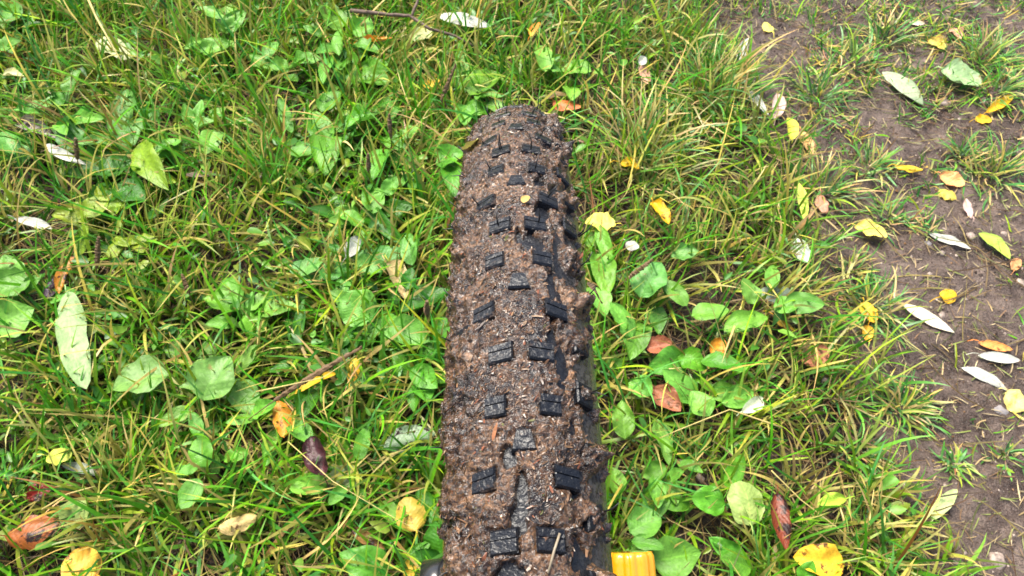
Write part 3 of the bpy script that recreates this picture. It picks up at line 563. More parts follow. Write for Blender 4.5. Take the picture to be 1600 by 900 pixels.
 ('fallen_leaf', 'grey-green sunken leaf between the grass and path', 'clean', (0.26, 0.32, 0.25), (1216, 462, 66, 28, 350), 0.01, 0.4, 0.6, 0.9),
 ('fallen_leaf', 'amber strip of leaf beside the pair of small oval leaves', 'dead', (0.70, 0.42, 0.04), (1226, 506, 38, 12, 330), 0.02, 0.7, 0.7, 0.9),
 ('fallen_leaf', 'orange scrap on the soil at the right photo edge', 'dead', (0.6, 0.28, 0.12), (1590, 412, 22, 14, 60), P, 0.5, 0.6, 0.9),
]
def fallen():
    for k, (nm, label, mk, c, (x, y, l, w_, a), h, curl, q, p) in enumerate(FALLEN):
        rs = random.Random(500 + k); g = at(x, y, 0.0); zg = gz(g.x, g.y) + (h if h <= 0.02 else h * 0.82)
        b, t, wd = px_leaf(x, y, l, w_, a, zg, zg + (rs.uniform(-0.008, 0.012) if h > 0.02 else rs.uniform(0, 0.003)))
        c0 = (b + t) / 2
        curl *= 1.5
        down = curl * rs.choice((1, 1, -0.7)) if h > 0.02 else curl * rs.choice((0.8, -0.6))
        m = leaf_mesh(nm, b - c0, t - c0, wd, M[mk], p, q, down, rs.uniform(-0.3, 0.3) if h > 0.02 else rs.uniform(-0.12, 0.12), rs.uniform(-0.01, 0.07), rs.uniform(0.08, 0.24) * (0.6 if nm == 'willow_leaf' else 1), rs.uniform(0, 0.25) if nm != 'willow_leaf' else 0.06,
                      None if nm == 'willow_leaf' and k % 3 else Vector((b - t)).normalized() * rs.uniform(0.008, 0.022) + (b - c0), k, 17, 9, rs.uniform(-0.25, 0.25))
        o = link(nm, m); o.location = c0; o.color = (*c, 1)
        tag(o, label, 'leaf', 'fallen leaves on the path' if h <= 0.02 else 'fallen leaves in the grass')
        if h <= 0.02:                                              # settle it on the soil
            zmin = min(v.co.z + c0.z - gz(v.co.x + c0.x, v.co.y + c0.y) for v in list(m.vertices)[:153:4])
            o.location.z += 0.0015 - zmin if zmin < 0.0015 or h == P else 0
fallen()

# ================================================================ TUFTS, STALKS, TWIG, STONES
TUFTS = [  # px, py, reach px, blades, label
 (1372, 452, 62, 150, 'dense grass tuft standing alone in the middle of the path'),
 (1422, 612, 60, 150, 'large green grass tuft on the path below the cream leaf'),
 (1508, 706, 34, 60, 'small dark grass tuft on bare mud at lower right'),
 (1590, 694, 34, 50, 'grass tuft cut by the right edge at lower right'),
 (1300, 262, 66, 130, 'long-bladed grass tuft at the path edge above the salmon leaf'),
 (1285, 118, 60, 100, 'thick grass tuft on the upper path beside the grey-green willow leaf'),
 (1340, 60, 60, 85, 'grass tuft at the top of the path'),
 (1395, 28, 56, 90, 'pale grass tuft at the top edge left of the bare strip'),
 (1550, 60, 66, 130, 'grass tuft in the top right corner'),
 (1570, 110, 60, 120, 'low grass tuft above the curved yellow leaf'),
 (1570, 235, 62, 130, 'grass tuft at the right edge below the curved yellow leaf'),
 (1520, 215, 50, 90, 'thin grass tuft above the salmon pink leaf'),
 (1366, 232, 50, 90, 'bright grass tuft beside the curled yellow-orange leaf'),
 (1400, 310, 48, 80, 'sparse grass tuft above the lemon yellow leaf'),
 (1460, 335, 30, 40, 'tiny grass tuft above the white toothed leaf'),
 (1350, 690, 46, 70, 'ragged grass tuft where the lower grass meets bare mud'),
 (1320, 610, 50, 70, 'flattened grass tuft beside the red-brown crumpled leaf'),
 (1395, 845, 60, 100, 'grass tuft with a straw blade near the bottom of the path'),
 (1340, 395, 40, 60, 'short grass tuft below the lemon yellow leaf'),
 (1000, 215, 120, 230, 'big drooping tuft of straw coloured grass at the upper right of the tyre'),
 (1100, 120, 100, 170, 'upright bluish grass tuft in the upper right meadow'),
 (560, 700, 120, 120, 'long bladed grass tuft left of the lower tyre'),
 (180, 740, 120, 130, 'star-shaped long grass tuft at lower left'),
]
def tufts():
    for k, (px, py, rpx, n, label) in enumerate(TUFTS):
        g = at(px, py + rpx * 0.25, 0.01); d = depth(g); r = rpx * d / FPX
        bx = g.x + rng.normal(0, r * 0.30, n); by = g.y + rng.normal(0, r * 0.26, n)
        azm = np.arctan2(by - g.y, bx - g.x) + rng.normal(0, 0.9, n)
        lean = 0.15 + 0.9 * np.hypot(bx - g.x, by - g.y) / (r * 0.45) * rng.uniform(0.4, 1.0, n); lean = lean.clip(0.05, 1.2)
        L = r * rng.uniform(0.4, 1.15, n); W = rng.uniform(0.0026, 0.0054, n)
        onp = px > 1230
        c = colours(n, np.full(n, 0.5), by); ct = c * rng.uniform(0.9, 1.2, (n, 1)); y_ = rng.random(n) < (0.45 if k == 19 else 0.2); ct[y_] = np.array((0.55, 0.44, 0.16)) * rng.uniform(0.8, 1.1, (y_.sum(), 1))
        V, F, C = blades(bx, by, azm, L, W, lean, rng.uniform(0.3, 1.5, n), ct, c * 0.6 + 0.06, 6)
        root = np.array([g.x, g.y, gz(g.x, g.y)])
        o = link('grass_tuft', mesh_np('grass_tuft', V - root, F, M['grass'], True, C)); o.location = root
        tag(o, label, 'grass tuft', 'grass tufts on and beside the path')
tufts()
def tube(path, radii, n=7, cap=True, jitter=0.0, seed=0):
    rs = random.Random(seed); V = []; F = []
    for i, p in enumerate(path):
        p = Vector(p); t = (Vector(path[min(i + 1, len(path) - 1)]) - Vector(path[max(i - 1, 0)])).normalized()
        a = t.orthogonal().normalized() if i == 0 else (a - t * a.dot(t)).normalized()
        b = t.cross(a)
        for j in range(n):
            th = 2 * math.pi * j / n; r = radii[i] * (1 + rs.uniform(-jitter, jitter)); V.append(p + (a * math.cos(th) + b * math.sin(th)) * r)
    for i in range(len(path) - 1):
        for j in range(n): F.append([i * n + j, i * n + (j + 1) % n, (i + 1) * n + (j + 1) % n, (i + 1) * n + j])
    if cap: F.append(list(range(n))[::-1]); F.append([(len(path) - 1) * n + j for j in range(n)])
    return V, F
def stalks():
    # twig with a fork at the top edge
    t = tag(bpy.data.objects.new('twig', None), 'grey-brown forked twig lying in the grass at the top', 'twig'); COL.objects.link(t)
    o0 = at(640, 30, 0.06); t.location = o0
    def br(pts, r0, r1, seed):
        P3 = [at(x, y, z) - o0 for x, y, z in pts]; P4 = []
        for a, b in zip(P3[:-1], P3[1:]):
            for s in range(4): P4.append(a.lerp(b, s / 4) + Vector((random.uniform(-.001, .001), 0, random.uniform(-.001, .001))))
        P4.append(P3[-1]); n = len(P4)
        V, F = tube(P4, [r0 + (r1 - r0) * i / (n - 1) for i in range(n)], 7, True, 0.12, seed)
        link('branch', mesh_py('branch', V, F, M['bark'], True), t)
    br([(548, 16, .075), (600, 22, .075), (640, 25, .07), (672, 45, .07), (712, 56, .06), (740, 72, .05)], 0.0042, 0.0022, 1)
    br([(642, 27, .07), (650, 8, .08), (656, -14, .09)], 0.0032, 0.0024, 2)
    # ripe seed spikes
    sp = [([(385, 658, .05), (420, 632, .07), (465, 602, .08), (515, 572, .085), (566, 542, .09)], 'longest brown seed spike slanting across the left meadow'),
          ([(612, 232, .05), (610, 205, .09), (608, 178, .12)], 'short upright brown seed spike left of the tyre top'),
          ([(577, 285, .04), (576, 262, .07), (575, 240, .10)], 'short brown seed spike below the bright heart-shaped leaf'),
          ([(668, 505, .05), (667, 488, .08), (667, 470, .11)], 'short dark seed spike beside the dark pointed leaf'),
          ([(122, 262, .06), (120, 240, .09), (118, 216, .12)], 'dark seed spike rising in front of the small white leaf'),
          ([(712, 190, .03), (690, 155, .07), (712, 100, .12)], 'bent reddish stalk near the small yellow leaf'),
          ([(150, 440, .04), (152, 405, .08), (154, 370, .11)], 'thin dark stalk standing above the long willow leaf'),
          ([(960, 452, .05), (990, 428, .07), (1020, 405, .08)], 'brown stalk lying over the grey-green broad leaf'),
          ([(300, 470, .05), (292, 450, .07), (284, 428, .08)], 'rough brown seed spike at the far mid left')]
    for k, (pts, label) in enumerate(sp):
        P3 = [at(*p) for p in pts]; o0 = P3[0].copy(); P3 = [p - o0 for p in P3]
        t = tag(bpy.data.objects.new('seed_spike', None), label, 'seed spike', 'ripe seed spikes in the grass'); COL.objects.link(t); t.location = o0
        V, F = tube([Vector((0, 0, -o0.z)) + Vector((0.002, -0.004, 0)), P3[0] * 1.0] + P3[1:], [0.0009] * (len(P3) + 1), 5)
        link('stalk', mesh_py('stalk', V, F, M['spike'], True), t)
        # bumpy ripe seed head on the outer two thirds
        n = 26; a0 = 0.3; Q = []
        for i in range(n):
            f = a0 + (1 - a0) * i / (n - 1); g = f * (len(P3) - 1); j = min(int(g), len(P3) - 2); Q.append(P3[j].lerp(P3[j + 1], g - j))
        rr = [0.0034 * (0.5 + 0.6 * math.sin(math.pi * (0.08 + 0.88 * i / (n - 1)))) * (1.15 if i % 2 else 0.85) for i in range(n)]
        V, F = tube(Q, rr, 6, True, 0.3, k); link('seed_head', mesh_py('seed_head', V, F, M['spike'], False), t)
    # dry straws
    st = [([(136, -5, .10), (152, 30, .105), (170, 62, .10), (192, 100, .08)], 0.0050, 'thick cream straw lying across the upper left corner'),
          ([(400, 612, .09), (450, 602, .1), (505, 590, .1), (556, 556, .095)], 0.0020, 'pale straw crossing the long yellow leaf'),
          ([(1222, 668, .07), (1140, 640, .085), (1060, 672, .09), (1018, 690, .06)], 0.0024, 'golden straw arching over the brown leaf scraps'),
          ([(1358, 820, .035), (1362, 790, .04), (1366, 760, .04)], 0.0024, 'cream straw standing in the lowest path tuft'),
          ([(1205, 735, .06), (1250, 780, .05), (1315, 830, .04), (1345, 860, .02)], 0.0020, 'tan straw slanting across the lower right grass'),
          ([(66, 796, .07), (105, 772, .08), (148, 760, .08)], 0.0028, 'cream straw beside the dark red leaf'),
          ([(14, 180, .05), (44, 190, .06), (66, 220, .05)], 0.002, 'bent straw near the upper left photo edge'),
          ([(450, 690, .08), (520, 752, .09), (600, 800, .09), (665, 836, .08)], 0.0015, 'long yellow straw crossing the lower left meadow')]
    for k, (pts, r, label) in enumerate(st):
        P3 = [at(*p) for p in pts]; o0 = P3[0].copy(); P4 = []
        for a, b in zip(P3[:-1], P3[1:]):
            for s in range(3): P4.append(a.lerp(b, s / 3) - o0)
        P4.append(P3[-1] - o0); n = len(P4)
        V, F = tube(P4, [r * (1 - 0.6 * i / (n - 1)) * 0.5 for i in range(n)], 6, True, 0.1, k)
        o = link('straw', mesh_py('straw', V, F, M['straw'], True)); o.location = o0; tag(o, label, 'straw', 'dry straws in the grass')
stalks()
def stone_mesh(r, seed, mat, flat=0.6):
    import bmesh
    bm = bmesh.new(); bmesh.ops.create_icosphere(bm, subdivisions=2, radius=1); rs = random.Random(seed); o = rs.uniform(0, 50)
    sx, sy = rs.uniform(0.75, 1.25), rs.uniform(0.75, 1.1)
    for v in bm.verts:
        n = 1 + 0.4 * float(perlin(np.array([v.co.x * 1.4 + o]), np.array([v.co.y * 1.4 + v.co.z * 2.1]))[0])
        v.co = Vector((v.co.x * sx, v.co.y * sy, v.co.z * flat)) * n * r
    m = bpy.data.meshes.new('stone'); bm.to_mesh(m); bm.free(); m.materials.append(mat)
    for p in m.polygons: p.use_smooth = True
    return m
STONES = [
 (1566, 640, 15, 'stone', 'blue-grey stone beside the yellow leaf at the right edge'), (1562, 874, 17, 'palestone', 'large pale crumbly stone at the bottom right corner'),
 (1285, 601, 17, 'palestone', 'flat cream stone beside the red-brown crumpled leaf'), (1472, 395, 7, 'palestone', 'pinkish pebble below the white toothed leaf'),
 (1512, 862, 6, 'palestone', 'white pebble near the pale crumbly stone'), (1493, 880, 5, 'palestone', 'small white pebble at the bottom of the path'),
 (1481, 756, 5, 'palestone', 'white pebble beside the small dark tuft'), (1414, 760, 7, 'palestone', 'cream pebble on the bare mud left of the silver leaf'),
 (1474, 490, 8, 'palestone', 'white pebble beside the slanted cream leaf'), (1520, 366, 12, 'palestone', 'pink stone between the white and green leaves'),
 (1572, 362, 7, 'palestone', 'white pebble above the bright green leaf'), (1374, 706, 9, 'palestone', 'tan pebble beside the ragged tuft'),
 (1290, 830, 14, 'stone', 'grey stone in the grass above the large orange-yellow leaf'), (1480, 155, 16, 'palestone', 'cream stone under the wrinkled dull green leaf'),
 (1540, 152, 12, 'palestone', 'pale stone left of the curved yellow leaf'), (1090, 752, 12, 'palestone', 'whitish stone showing through the grass at lower right'),
 (1452, 380, 9, 'stone', 'brownish pebble below the white toothed leaf at its left end'), (1598, 440, 10, 'palestone', 'white stone cut by the right photo edge'),
]
def stones():
    for k, (px, py, r, mk, label) in enumerate(STONES):
        g = at(px, py, -0.015); z = gz(g.x, g.y); rr = 0.75 * r * depth(g) / FPX
        o = link('stone' if r > 8 else 'pebble', stone_mesh(rr, k, M[mk])); o.location = (g.x, g.y, z - rr * 0.2); o.rotation_euler = (0, 0, k * 1.3)
        tag(o, label, 'stone', 'stones on the path')
stones()
def grit(n):
    import bmesh
    x, y = scatter(n, 0.3, 1.3, -0.1, 1.5); k = (path_mask(x, y) > 0.5) & in_view(x, y); x, y = x[k], y[k]; m = len(x); z = ground_z(x, y)
    base = np.array([(1, 0, 0), (0, 1, 0), (-1, 0, 0), (0, -1, 0), (0, 0, 0.8), (0, 0, -0.8)], float); tri = np.array([(0, 1, 4), (1, 2, 4), (2, 3, 4), (3, 0, 4), (1, 0, 5), (2, 1, 5), (3, 2, 5), (0, 3, 5)])
    r = rng.lognormal(-6.75, 0.5, m).clip(0.0004, 0.004)[:, None, None]
    V = base[None] * rng.uniform(0.5, 1.4, (m, 6, 3)) * r; a = rng.uniform(0, 6.28, m); c, s = np.cos(a)[:, None], np.sin(a)[:, None]
    V = np.stack([V[..., 0] * c - V[..., 1] * s + x[:, None], V[..., 0] * s + V[..., 1] * c + y[:, None], V[..., 2] + z[:, None] + 0.0005], -1)
    F = (np.arange(m)[:, None, None] * 6 + tri[None]).reshape(-1, 3)
    pal = np.array([(0.11, 0.075, 0.06), (0.16, 0.12, 0.10), (0.42, 0.34, 0.28), (0.07, 0.05, 0.045), (0.30, 0.17, 0.08)]); C = np.repeat((pal[rng.choice(5, m, p=[.36, .34, .1, .13, .07])] * rng.uniform(.7, 1.2, (m, 1)))[:, None], 6, 1).reshape(-1, 3)
    tag(link('soil_crumbs', mesh_np('soil_crumbs', V.reshape(-1, 3), F, M['thatch'], False, C)), 'loose crumbs of soil and grit on the muddy path', 'grit', None, 'stuff')
grit(22000)
def litter(n):
    """shreds of dead grass trodden into the path"""
    x, y = scatter(n, 0.25, 1.3, -0.1, 1.5); k = (path_mask(x, y) > 0.4) & in_view(x, y); x, y = x[k], y[k]; m = len(x)
    pal = np.array([(0.42, 0.30, 0.14), (0.24, 0.14, 0.07), (0.22, 0.26, 0.06), (0.5, 0.4, 0.22), (0.3, 0.34, 0.1)]); c = pal[rng.integers(0, 5, m)] * rng.uniform(.6, 1.1, (m, 1))
    V, F, C = blades(x, y, rng.uniform(0, 6.28, m), rng.uniform(0.006, 0.035, m), rng.uniform(0.001, 0.003, m), rng.uniform(1.2, 1.6, m), rng.uniform(-0.1, 0.3, m), c, c, 3)
    tag(link('grass_litter', mesh_np('grass_litter', V, F, M['thatch'], True, C)), 'shreds of dead grass trodden into the mud', 'litter', None, 'stuff')
litter(8000)

# ================================================================ THE BICYCLE WHEEL
RT = 0.370; KH = 0.0042; RA = 0.0288; RC = RT - KH - RA          # tread radius, knob height, section radius, section centre radius
PER = 360 / 34
bike = tag(bpy.data.objects.new('bicycle', None), 'mud-caked mountain bike front wheel with knobbly tyre standing in the grass', 'bicycle'); COL.objects.link(bike)
LEAN = -3.0; YAW = 1.3
bike.rotation_euler = Euler((0, R_(LEAN), R_(YAW)), 'XYZ'); bike.location = (0.0036 + 0.74 * math.sin(R_(-LEAN)), 0, 0)
def surf(beta, phi, h):
    """wheel coordinates: beta = angle forward from the top (rad), phi = angle round the section, h = height over the carcass"""
    rho = RC + (RA + h) * np.cos(phi); return np.stack([(RA + h) * np.sin(phi) + 0 * beta, rho * np.sin(beta), RT + rho * np.cos(beta)], -1)
def make_tyre():
    nb, npn = 240, 44; b = np.linspace(0, 2 * np.pi, nb + 1)[:, None]; p = np.linspace(-R_(128), R_(128), npn)[None, :]
    h = 0.0006 * np.exp(-(p / 0.02) ** 2) + 0.0004 * (np.cos(p * 46) > 0.6) * (np.abs(p) > 1.25)
    V = surf(b, p, h).reshape(-1, 3)
    return link('tyre', mesh_np('tyre', V, grid_faces(nb + 1, npn), M['sidewall'], True), bike)
tyre = make_tyre(); tyre['label'] = 'black knobbly tyre caked in brown mud'
# ---- knobs: (offset in the period, inner edge, outer edge, length, skew) in metres for the right side; mirrored to the left
def knob_mesh(t0, t1, L, h, skew=0.0, taper=0.0, sipe=True):
    """block on the carcass between lateral arcs t0..t1, length L, with a sipe cut across its top"""
    prof = [(-L / 2 - .0006, -0.0012), (-L / 2 - .0002, h * .8), (-L / 2 + .0005, h)]
    if sipe: prof += [(-.0003 + L * .08, h), (-.0002 + L * .08, h * .87), (.0002 + L * .08, h * .87), (.0003 + L * .08, h)]
    prof += [(L / 2 - .0005, h), (L / 2 + .0002, h * .8), (L / 2 + .0006, -0.0012)]
    V = []; F = []; cols = 4; n = len(prof)
    for c in range(cols):
        f = (0, 0.06, 0.94, 1)[c]
        for s, hh in prof:
            tt = (t0 + t1) / 2 + (f - 0.5) * (t1 - t0) * (1 - taper * (s / L)) * (1.0 if hh < h * .5 else 0.97)
            hc = min(hh, h * .8) if c in (0, 3) else hh
            ph = tt / (RA + 0.001); be = (s + skew * (f - 0.5) * (t1 - t0)) / RT
            V.append(surf(np.array(be), np.array(ph), np.array(hc)) - np.array([0, 0, RT]))
    for c in range(cols - 1):
        for i in range(n - 1): F.append([c * n + i, c * n + i + 1, (c + 1) * n + i + 1, (c + 1) * n + i])
    F.append(list(range(n))); F.append([(cols - 1) * n + i for i in range(n)][::-1])
    return mesh_py('knob', V, F, M['rubber'], False)
KN = [  # offset (fraction of the period), t0, t1, length, skew, taper
 (0.00, 0.0026, 0.0119, 0.0077, -0.10, 0.0), (0.30, 0.0094, 0.0183, 0.0074, -0.18, 0.0), (0.685, 0.0054, 0.0133, 0.0077, -0.05, 0.0)]
PHASE = 2.75
SH = [(0.12, 0.0205, 0.0285, 0.0090, 0.1, 0.0), (0.45, 0.0220, 0.0295, 0.0080, 0.1, 0.0), (0.79, 0.0200, 0.0280, 0.0090, -0.1, 0.0)]
meshes = {}
for k, (o, t0, t1, L, sk, tp) in enumerate(KN):
    meshes['k', k, 1] = knob_mesh(t0, t1, L, KH, sk, tp); meshes['k', k, -1] = knob_mesh(-t1, -t0, L, KH, -sk, tp)
meshes['c'] = knob_mesh(-0.0034, 0.0034, 0.0076, KH, 0.0, 0.55, False)
for k, (o, t0, t1, L, sk, tp) in enumerate(SH):
    meshes['s', k, 1] = knob_mesh(t0, t1, L, KH * 0.85, sk, tp); meshes['s', k, -1] = knob_mesh(-t1, -t0, L, KH * 0.85, -sk, tp)
KNOBS = []                                                          # (beta deg, t centre, half width, half length, kind)
rest = []
for i in range(34):
    b0 = PHASE + i * PER
    items = []
    for k, (o, t0, t1, L, sk, tp) in enumerate(KN):
        for sd_ in (1, -1): items.append((b0 + o * PER, sd_ * (t0 + t1) / 2, (t1 - t0) / 2, L / 2, ('k', k, sd_)))
    items.append((b0 + 0.49 * PER, 0.0, 0.0036, 0.0038, 'c'))
    for k, (o, t0, t1, L, sk, tp) in enumerate(SH):
        for sd_ in (1, -1): items.append((b0 + o * PER + (0 if sd_ > 0 else 0.9), sd_ * (t0 + t1) / 2, (t1 - t0) / 2, L / 2, ('s', k, sd_)))
    for it in items:
        be = (it[0] + 180) % 360 - 180
        KNOBS.append((be,) + it[1:])
for be, t, hw, hl, key in KNOBS:
    if -62 < be < 110:
        o = link('knob', meshes[key], tyre); o.location = (0, 0, RT); o.rotation_euler = (-R_(be), 0, 0)
    else: rest.append((be, key))
def join_rest():
    V = []; F = []
    for be, key in rest:
        m = meshes[key]; k = len(V); r = Matrix.Rotation(-R_(be), 3, 'X')
        V += [r @ v.co + Vector((0, 0, RT)) for v in m.vertices]; F += [[k + j for j in p.vertices] for p in m.polygons]
    tag(link('tread_knobs', mesh_py('tread_knobs', V, F, M['rubber']), tyre), None, None, None, 'stuff')
join_rest()
# ---- mud crust over the tread
B0, B1 = -34.0, 74.0; T0, T1 = -0.0485, 0.0475
BARE = [(4.7, -0.0012, 1.5, 0.0022), (3.55, -0.0035, 0.9, 0.0022), (1.0, -0.0060, 0.8, 0.0045), (7.0, -0.0052, 0.6, 0.0025), (22.2, 0.0062, 1.0, 0.0060), (16.6, 0.0125, 1.5, 0.0020), (18.6, 0.0128, 1.2, 0.0022), (22.5, 0.0004, 1.0, 0.0012),
        (25.5, 0.011, 1.0, 0.004), (12.6, 0.0150, 1.6, 0.0028), (14.3, 0.0115, .8, .002), (29.5, 0.0105, 1.0, 0.003)]
def mud_height(s, t):
    """thickness of mud over the carcass at arc s (along, m) and t (across, m)"""
    be = np.degrees(s / RT)
    big = fbm(s / 0.016, t / 0.013, 3, 51); mid = fbm(s / 0.0046, t / 0.0038, 3, 61); rid = 1 - np.abs(perlin(s / 0.0021, t / 0.0026, 71)) * 2; fin = perlin(s / 0.0011, t / 0.0011, 81)
    h = 0.0027 + 0.0008 * big + 0.0009 * mid + 0.0004 * rid + 0.00022 * fin
    h = h + 0.0006 * sstep(3.5, -6.5, be)
    left = sstep(-0.012, -0.026, t)
    h = h + left * (0.0002 + 0.0024 * np.clip(fbm(s / 0.011, t / 0.012, 2, 91) + 0.2, -0.7, 1.2) + 0.0008 * mid)
    h = h - sstep(-0.034, -0.044, t) * (0.005 + 0.003 * perlin(s / 0.008, t / 0.01, 95))
    # to the right: thin film in the channel, lumps round the shoulder knobs, bare sidewall beyond
    ch = sstep(0.0125, 0.017, t) * (1 - 0.5 * sstep(0.019, 0.024, t)); h = h - ch * (0.0010 + 0.0036 * sstep(-0.25, 0.4, fbm(s / 0.010, t / 0.006, 2, 101)))
    out = sstep(0.0195, 0.026, t); lump = 0 * s
    for b_, t_, hw, hl, key in KNOBS:
        if key[0] == 's' and B0 - 3 < b_ < B1 + 3:
            amp = 0.0122 + 0.0030 * math.sin(b_ * 7.7) if t_ > 0 else 0.0030
            sel = np.abs(be - b_) < 4
            lump[sel] = np.maximum(lump[sel], amp * np.exp(-(((s[sel] - R_(b_) * RT) / 0.0066) ** 2 + ((t[sel] - t_ - (0.001 if t_ > 0 else 0)) / 0.0066) ** 2) * 1.3))
    h = h * (1 - 0.7 * out) - out * (0.0026 - 0.0036 * sstep(0.4, 0.8, fbm(s / 0.010, t / 0.007, 3, 141))) + lump * (0.60 + 0.22 * mid + 0.25 * big)
    for b_, t_, rb, rt in BARE:
        b_ = b_ - 10.5
        sel = np.abs(be - b_) < 4
        q = ((be[sel] - b_) / rb) ** 2 + ((t[sel] - t_) / rt) ** 2 + 0.5 * mid[sel]
        h[sel] = h[sel] - 0.0065 * sstep(1.3, 0.4, q)
    for b_, t_, hw, hl, key in KNOBS:
        if B0 - 3 < b_ < B1 + 3 and (key == 'c' or key[0] == 'k'):
            sel = (np.abs(be - b_) < 3)
            d = np.maximum(np.abs(s[sel] - R_(b_) * RT) - hl, np.abs(t[sel] - t_) - hw)
            cap = 0.0020 + np.clip(d - 0.0002, 0, 1) * np.where(s[sel] < R_(b_) * RT, 5.0, 1.6) + 0.0003 * mid[sel]
            cap = cap + 0.0030 * sstep(0.35, 0.9, fbm(s[sel] / 0.0045, t[sel] / 0.0045, 2, 7) + 0.25 * math.sin(b_ * 3.1 + t_ * 900))
            h[sel] = np.minimum(h[sel], cap)
    return h
def make_mud():
    ns, nt_ = 1180, 180
    s = np.linspace(R_(B0) * RT, R_(B1) * RT, ns)[:, None] + np.zeros((1, nt_)); t = np.linspace(T0, T1, nt_)[None, :] + np.zeros((ns, 1))
    h = mud_height(s.ravel(), t.ravel()).reshape(s.shape)
    V = surf(s / RT, t / RA, h).reshape(-1, 3)
    link('mud_crust', mesh_np('mud_crust', V, grid_faces(ns, nt_), M['mud'], True), tyre)['label'] = 'wet brown mud pressed between the knobs'
    # thinner mud carried round the rest of the tyre
    ns2, nt2 = 700, 60
    b = np.linspace(R_(B1 - 0.5), R_(B0 + 360.5), ns2)[:, None] + np.zeros((1, nt2)); t2 = np.linspace(T0, T1, nt2)[None, :] + np.zeros((ns2, 1))
    h2 = 0.0022 + 0.0011 * fbm(b * RT / 0.014, t2 / 0.012, 3, 120) + 0.0008 * fbm(b * RT / 0.004, t2 / 0.004, 2, 130) - 0.006 * sstep(0.027, 0.036, np.abs(t2))
    link('mud_coating', mesh_np('mud_coating', surf(b, t2 / RA, h2).reshape(-1, 3), grid_faces(ns2, nt2), M['mud'], True), tyre)
make_mud()
def make_fibres(n):
    """shredded grass, needles and bark chips pressed into the mud"""
    s = rng.uniform(R_(-20) * RT, R_(56) * RT, n); t = rng.uniform(-0.046, 0.040, n)
    h = mud_height(s.copy(), t.copy()); ok = (h > 0.0012)
    for b_, t_, hw, hl, key in KNOBS:
        if -22 < b_ < 58 and (key == 'c' or key[0] == 'k'):
            ok &= ~((np.abs(s - R_(b_) * RT) < hl + 0.001) & (np.abs(t - t_) < hw + 0.001) & (rng.random(n) < 0.93))
    s, t, h = s[ok], t[ok], h[ok]; n = len(s)
    a = rng.normal(0.5, 0.75, n); L = rng.lognormal(-6.85, 0.5, n)  .clip(0.0005, 0.0045); W = L * rng.uniform(0.08, 0.42, n); W = W.clip(0.00018, 0.0010)
    tilt = rng.normal(0, 0.25, n); k = np.array([-0.5, 0.0, 0.5]); V = []
    bow = rng.uniform(-0.1, 0.25, n)
    for kk in k:
        for e in (-0.5, 0.5):
            wf = W * (1.0 if kk == 0 else 0.55)
            ds = np.cos(a) * L * kk - np.sin(a) * wf * e; dt = np.sin(a) * L * kk + np.cos(a) * wf * e
            hh = h + 0.00025 + tilt * L * kk + bow * L * (0.25 - kk * kk) + e * wf * rng.normal(0, 0.6, n)
            V.append(surf((s + ds) / RT, (t + dt) / RA, hh))
    V = np.stack(V, 1); o = np.arange(n)[:, None] * 6
    F = np.concatenate([o + np.array([[0, 1, 3, 2]]), o + np.array([[2, 3, 5, 4]])], 0)
    pal = np.array([(0.15, 0.085, 0.045), (0.085, 0.043, 0.02), (0.22, 0.12, 0.06), (0.035, 0.018, 0.010), (0.28, 0.19, 0.12), (0.19, 0.065, 0.028), (0.15, 0.12, 0.10), (0.12, 0.12, 0.035)])
    C = np.repeat((pal[rng.choice(8, n, p=[.22, .30, .07, .26, .025, .06, .05, .015])] * rng.uniform(0.7, 1.2, (n, 1)))[:, None], 6, 1).reshape(-1, 3)
    tag(link('mud_fibres', mesh_np('mud_fibres', V.reshape(-1, 3), F, M['fibre'], False, C), tyre), None, None, None, 'stuff')
make_fibres(27000)
# ---- rubber moulding hairs
def hairs():
    rs = random.Random(5); ms = []
    for v in range(6):
        L = rs.uniform(0.004, 0.0085); bx, by = rs.uniform(-.003, .003), rs.uniform(-.0035, .003)
        V, F = tube([(0, 0, -0.001), (bx * .25, by * .25, L * .5), (bx, by, L)], [0.0004, 0.0003, 0.00018], 5); ms.append(mesh_py('rubber_hair', V, F, M['hair'], True))
    for be, t, hw, hl, key in KNOBS:
        sh = key != 'c' and key[0] == 's'
        if not (-15 < be < 54): continue
        if key == 'c' and be < 30: continue
        if not sh and (be < 10.5 or rs.random() < 0.12): continue
        if sh and rs.random() < 0.35: continue
        for rep in range(2 if (rs.random() < 0.3) else 1):
            bb = R_(be) + rs.uniform(-.6, .6) * hl / RT; ph = (t + rs.uniform(-.6, .6) * hw + (0.003 * (1 if t > 0 else -1) if sh else 0)) / RA
            h = KH + (0.0012 if not sh else 0.0016)
            p = surf(np.array(bb), np.array(ph), np.array(KH * 0.9)); q = surf(np.array(bb), np.array(ph), np.array(KH * 0.9 + 0.01)); d = Vector(q - p)
            o = link('rubber_hair', ms[rs.randrange(6)], tyre); o.location = p; o.rotation_euler = (d.to_track_quat('Z', 'Y').to_matrix() @ Matrix.Rotation(rs.uniform(-.6, .6), 3, 'Z')).to_euler()
hairs()
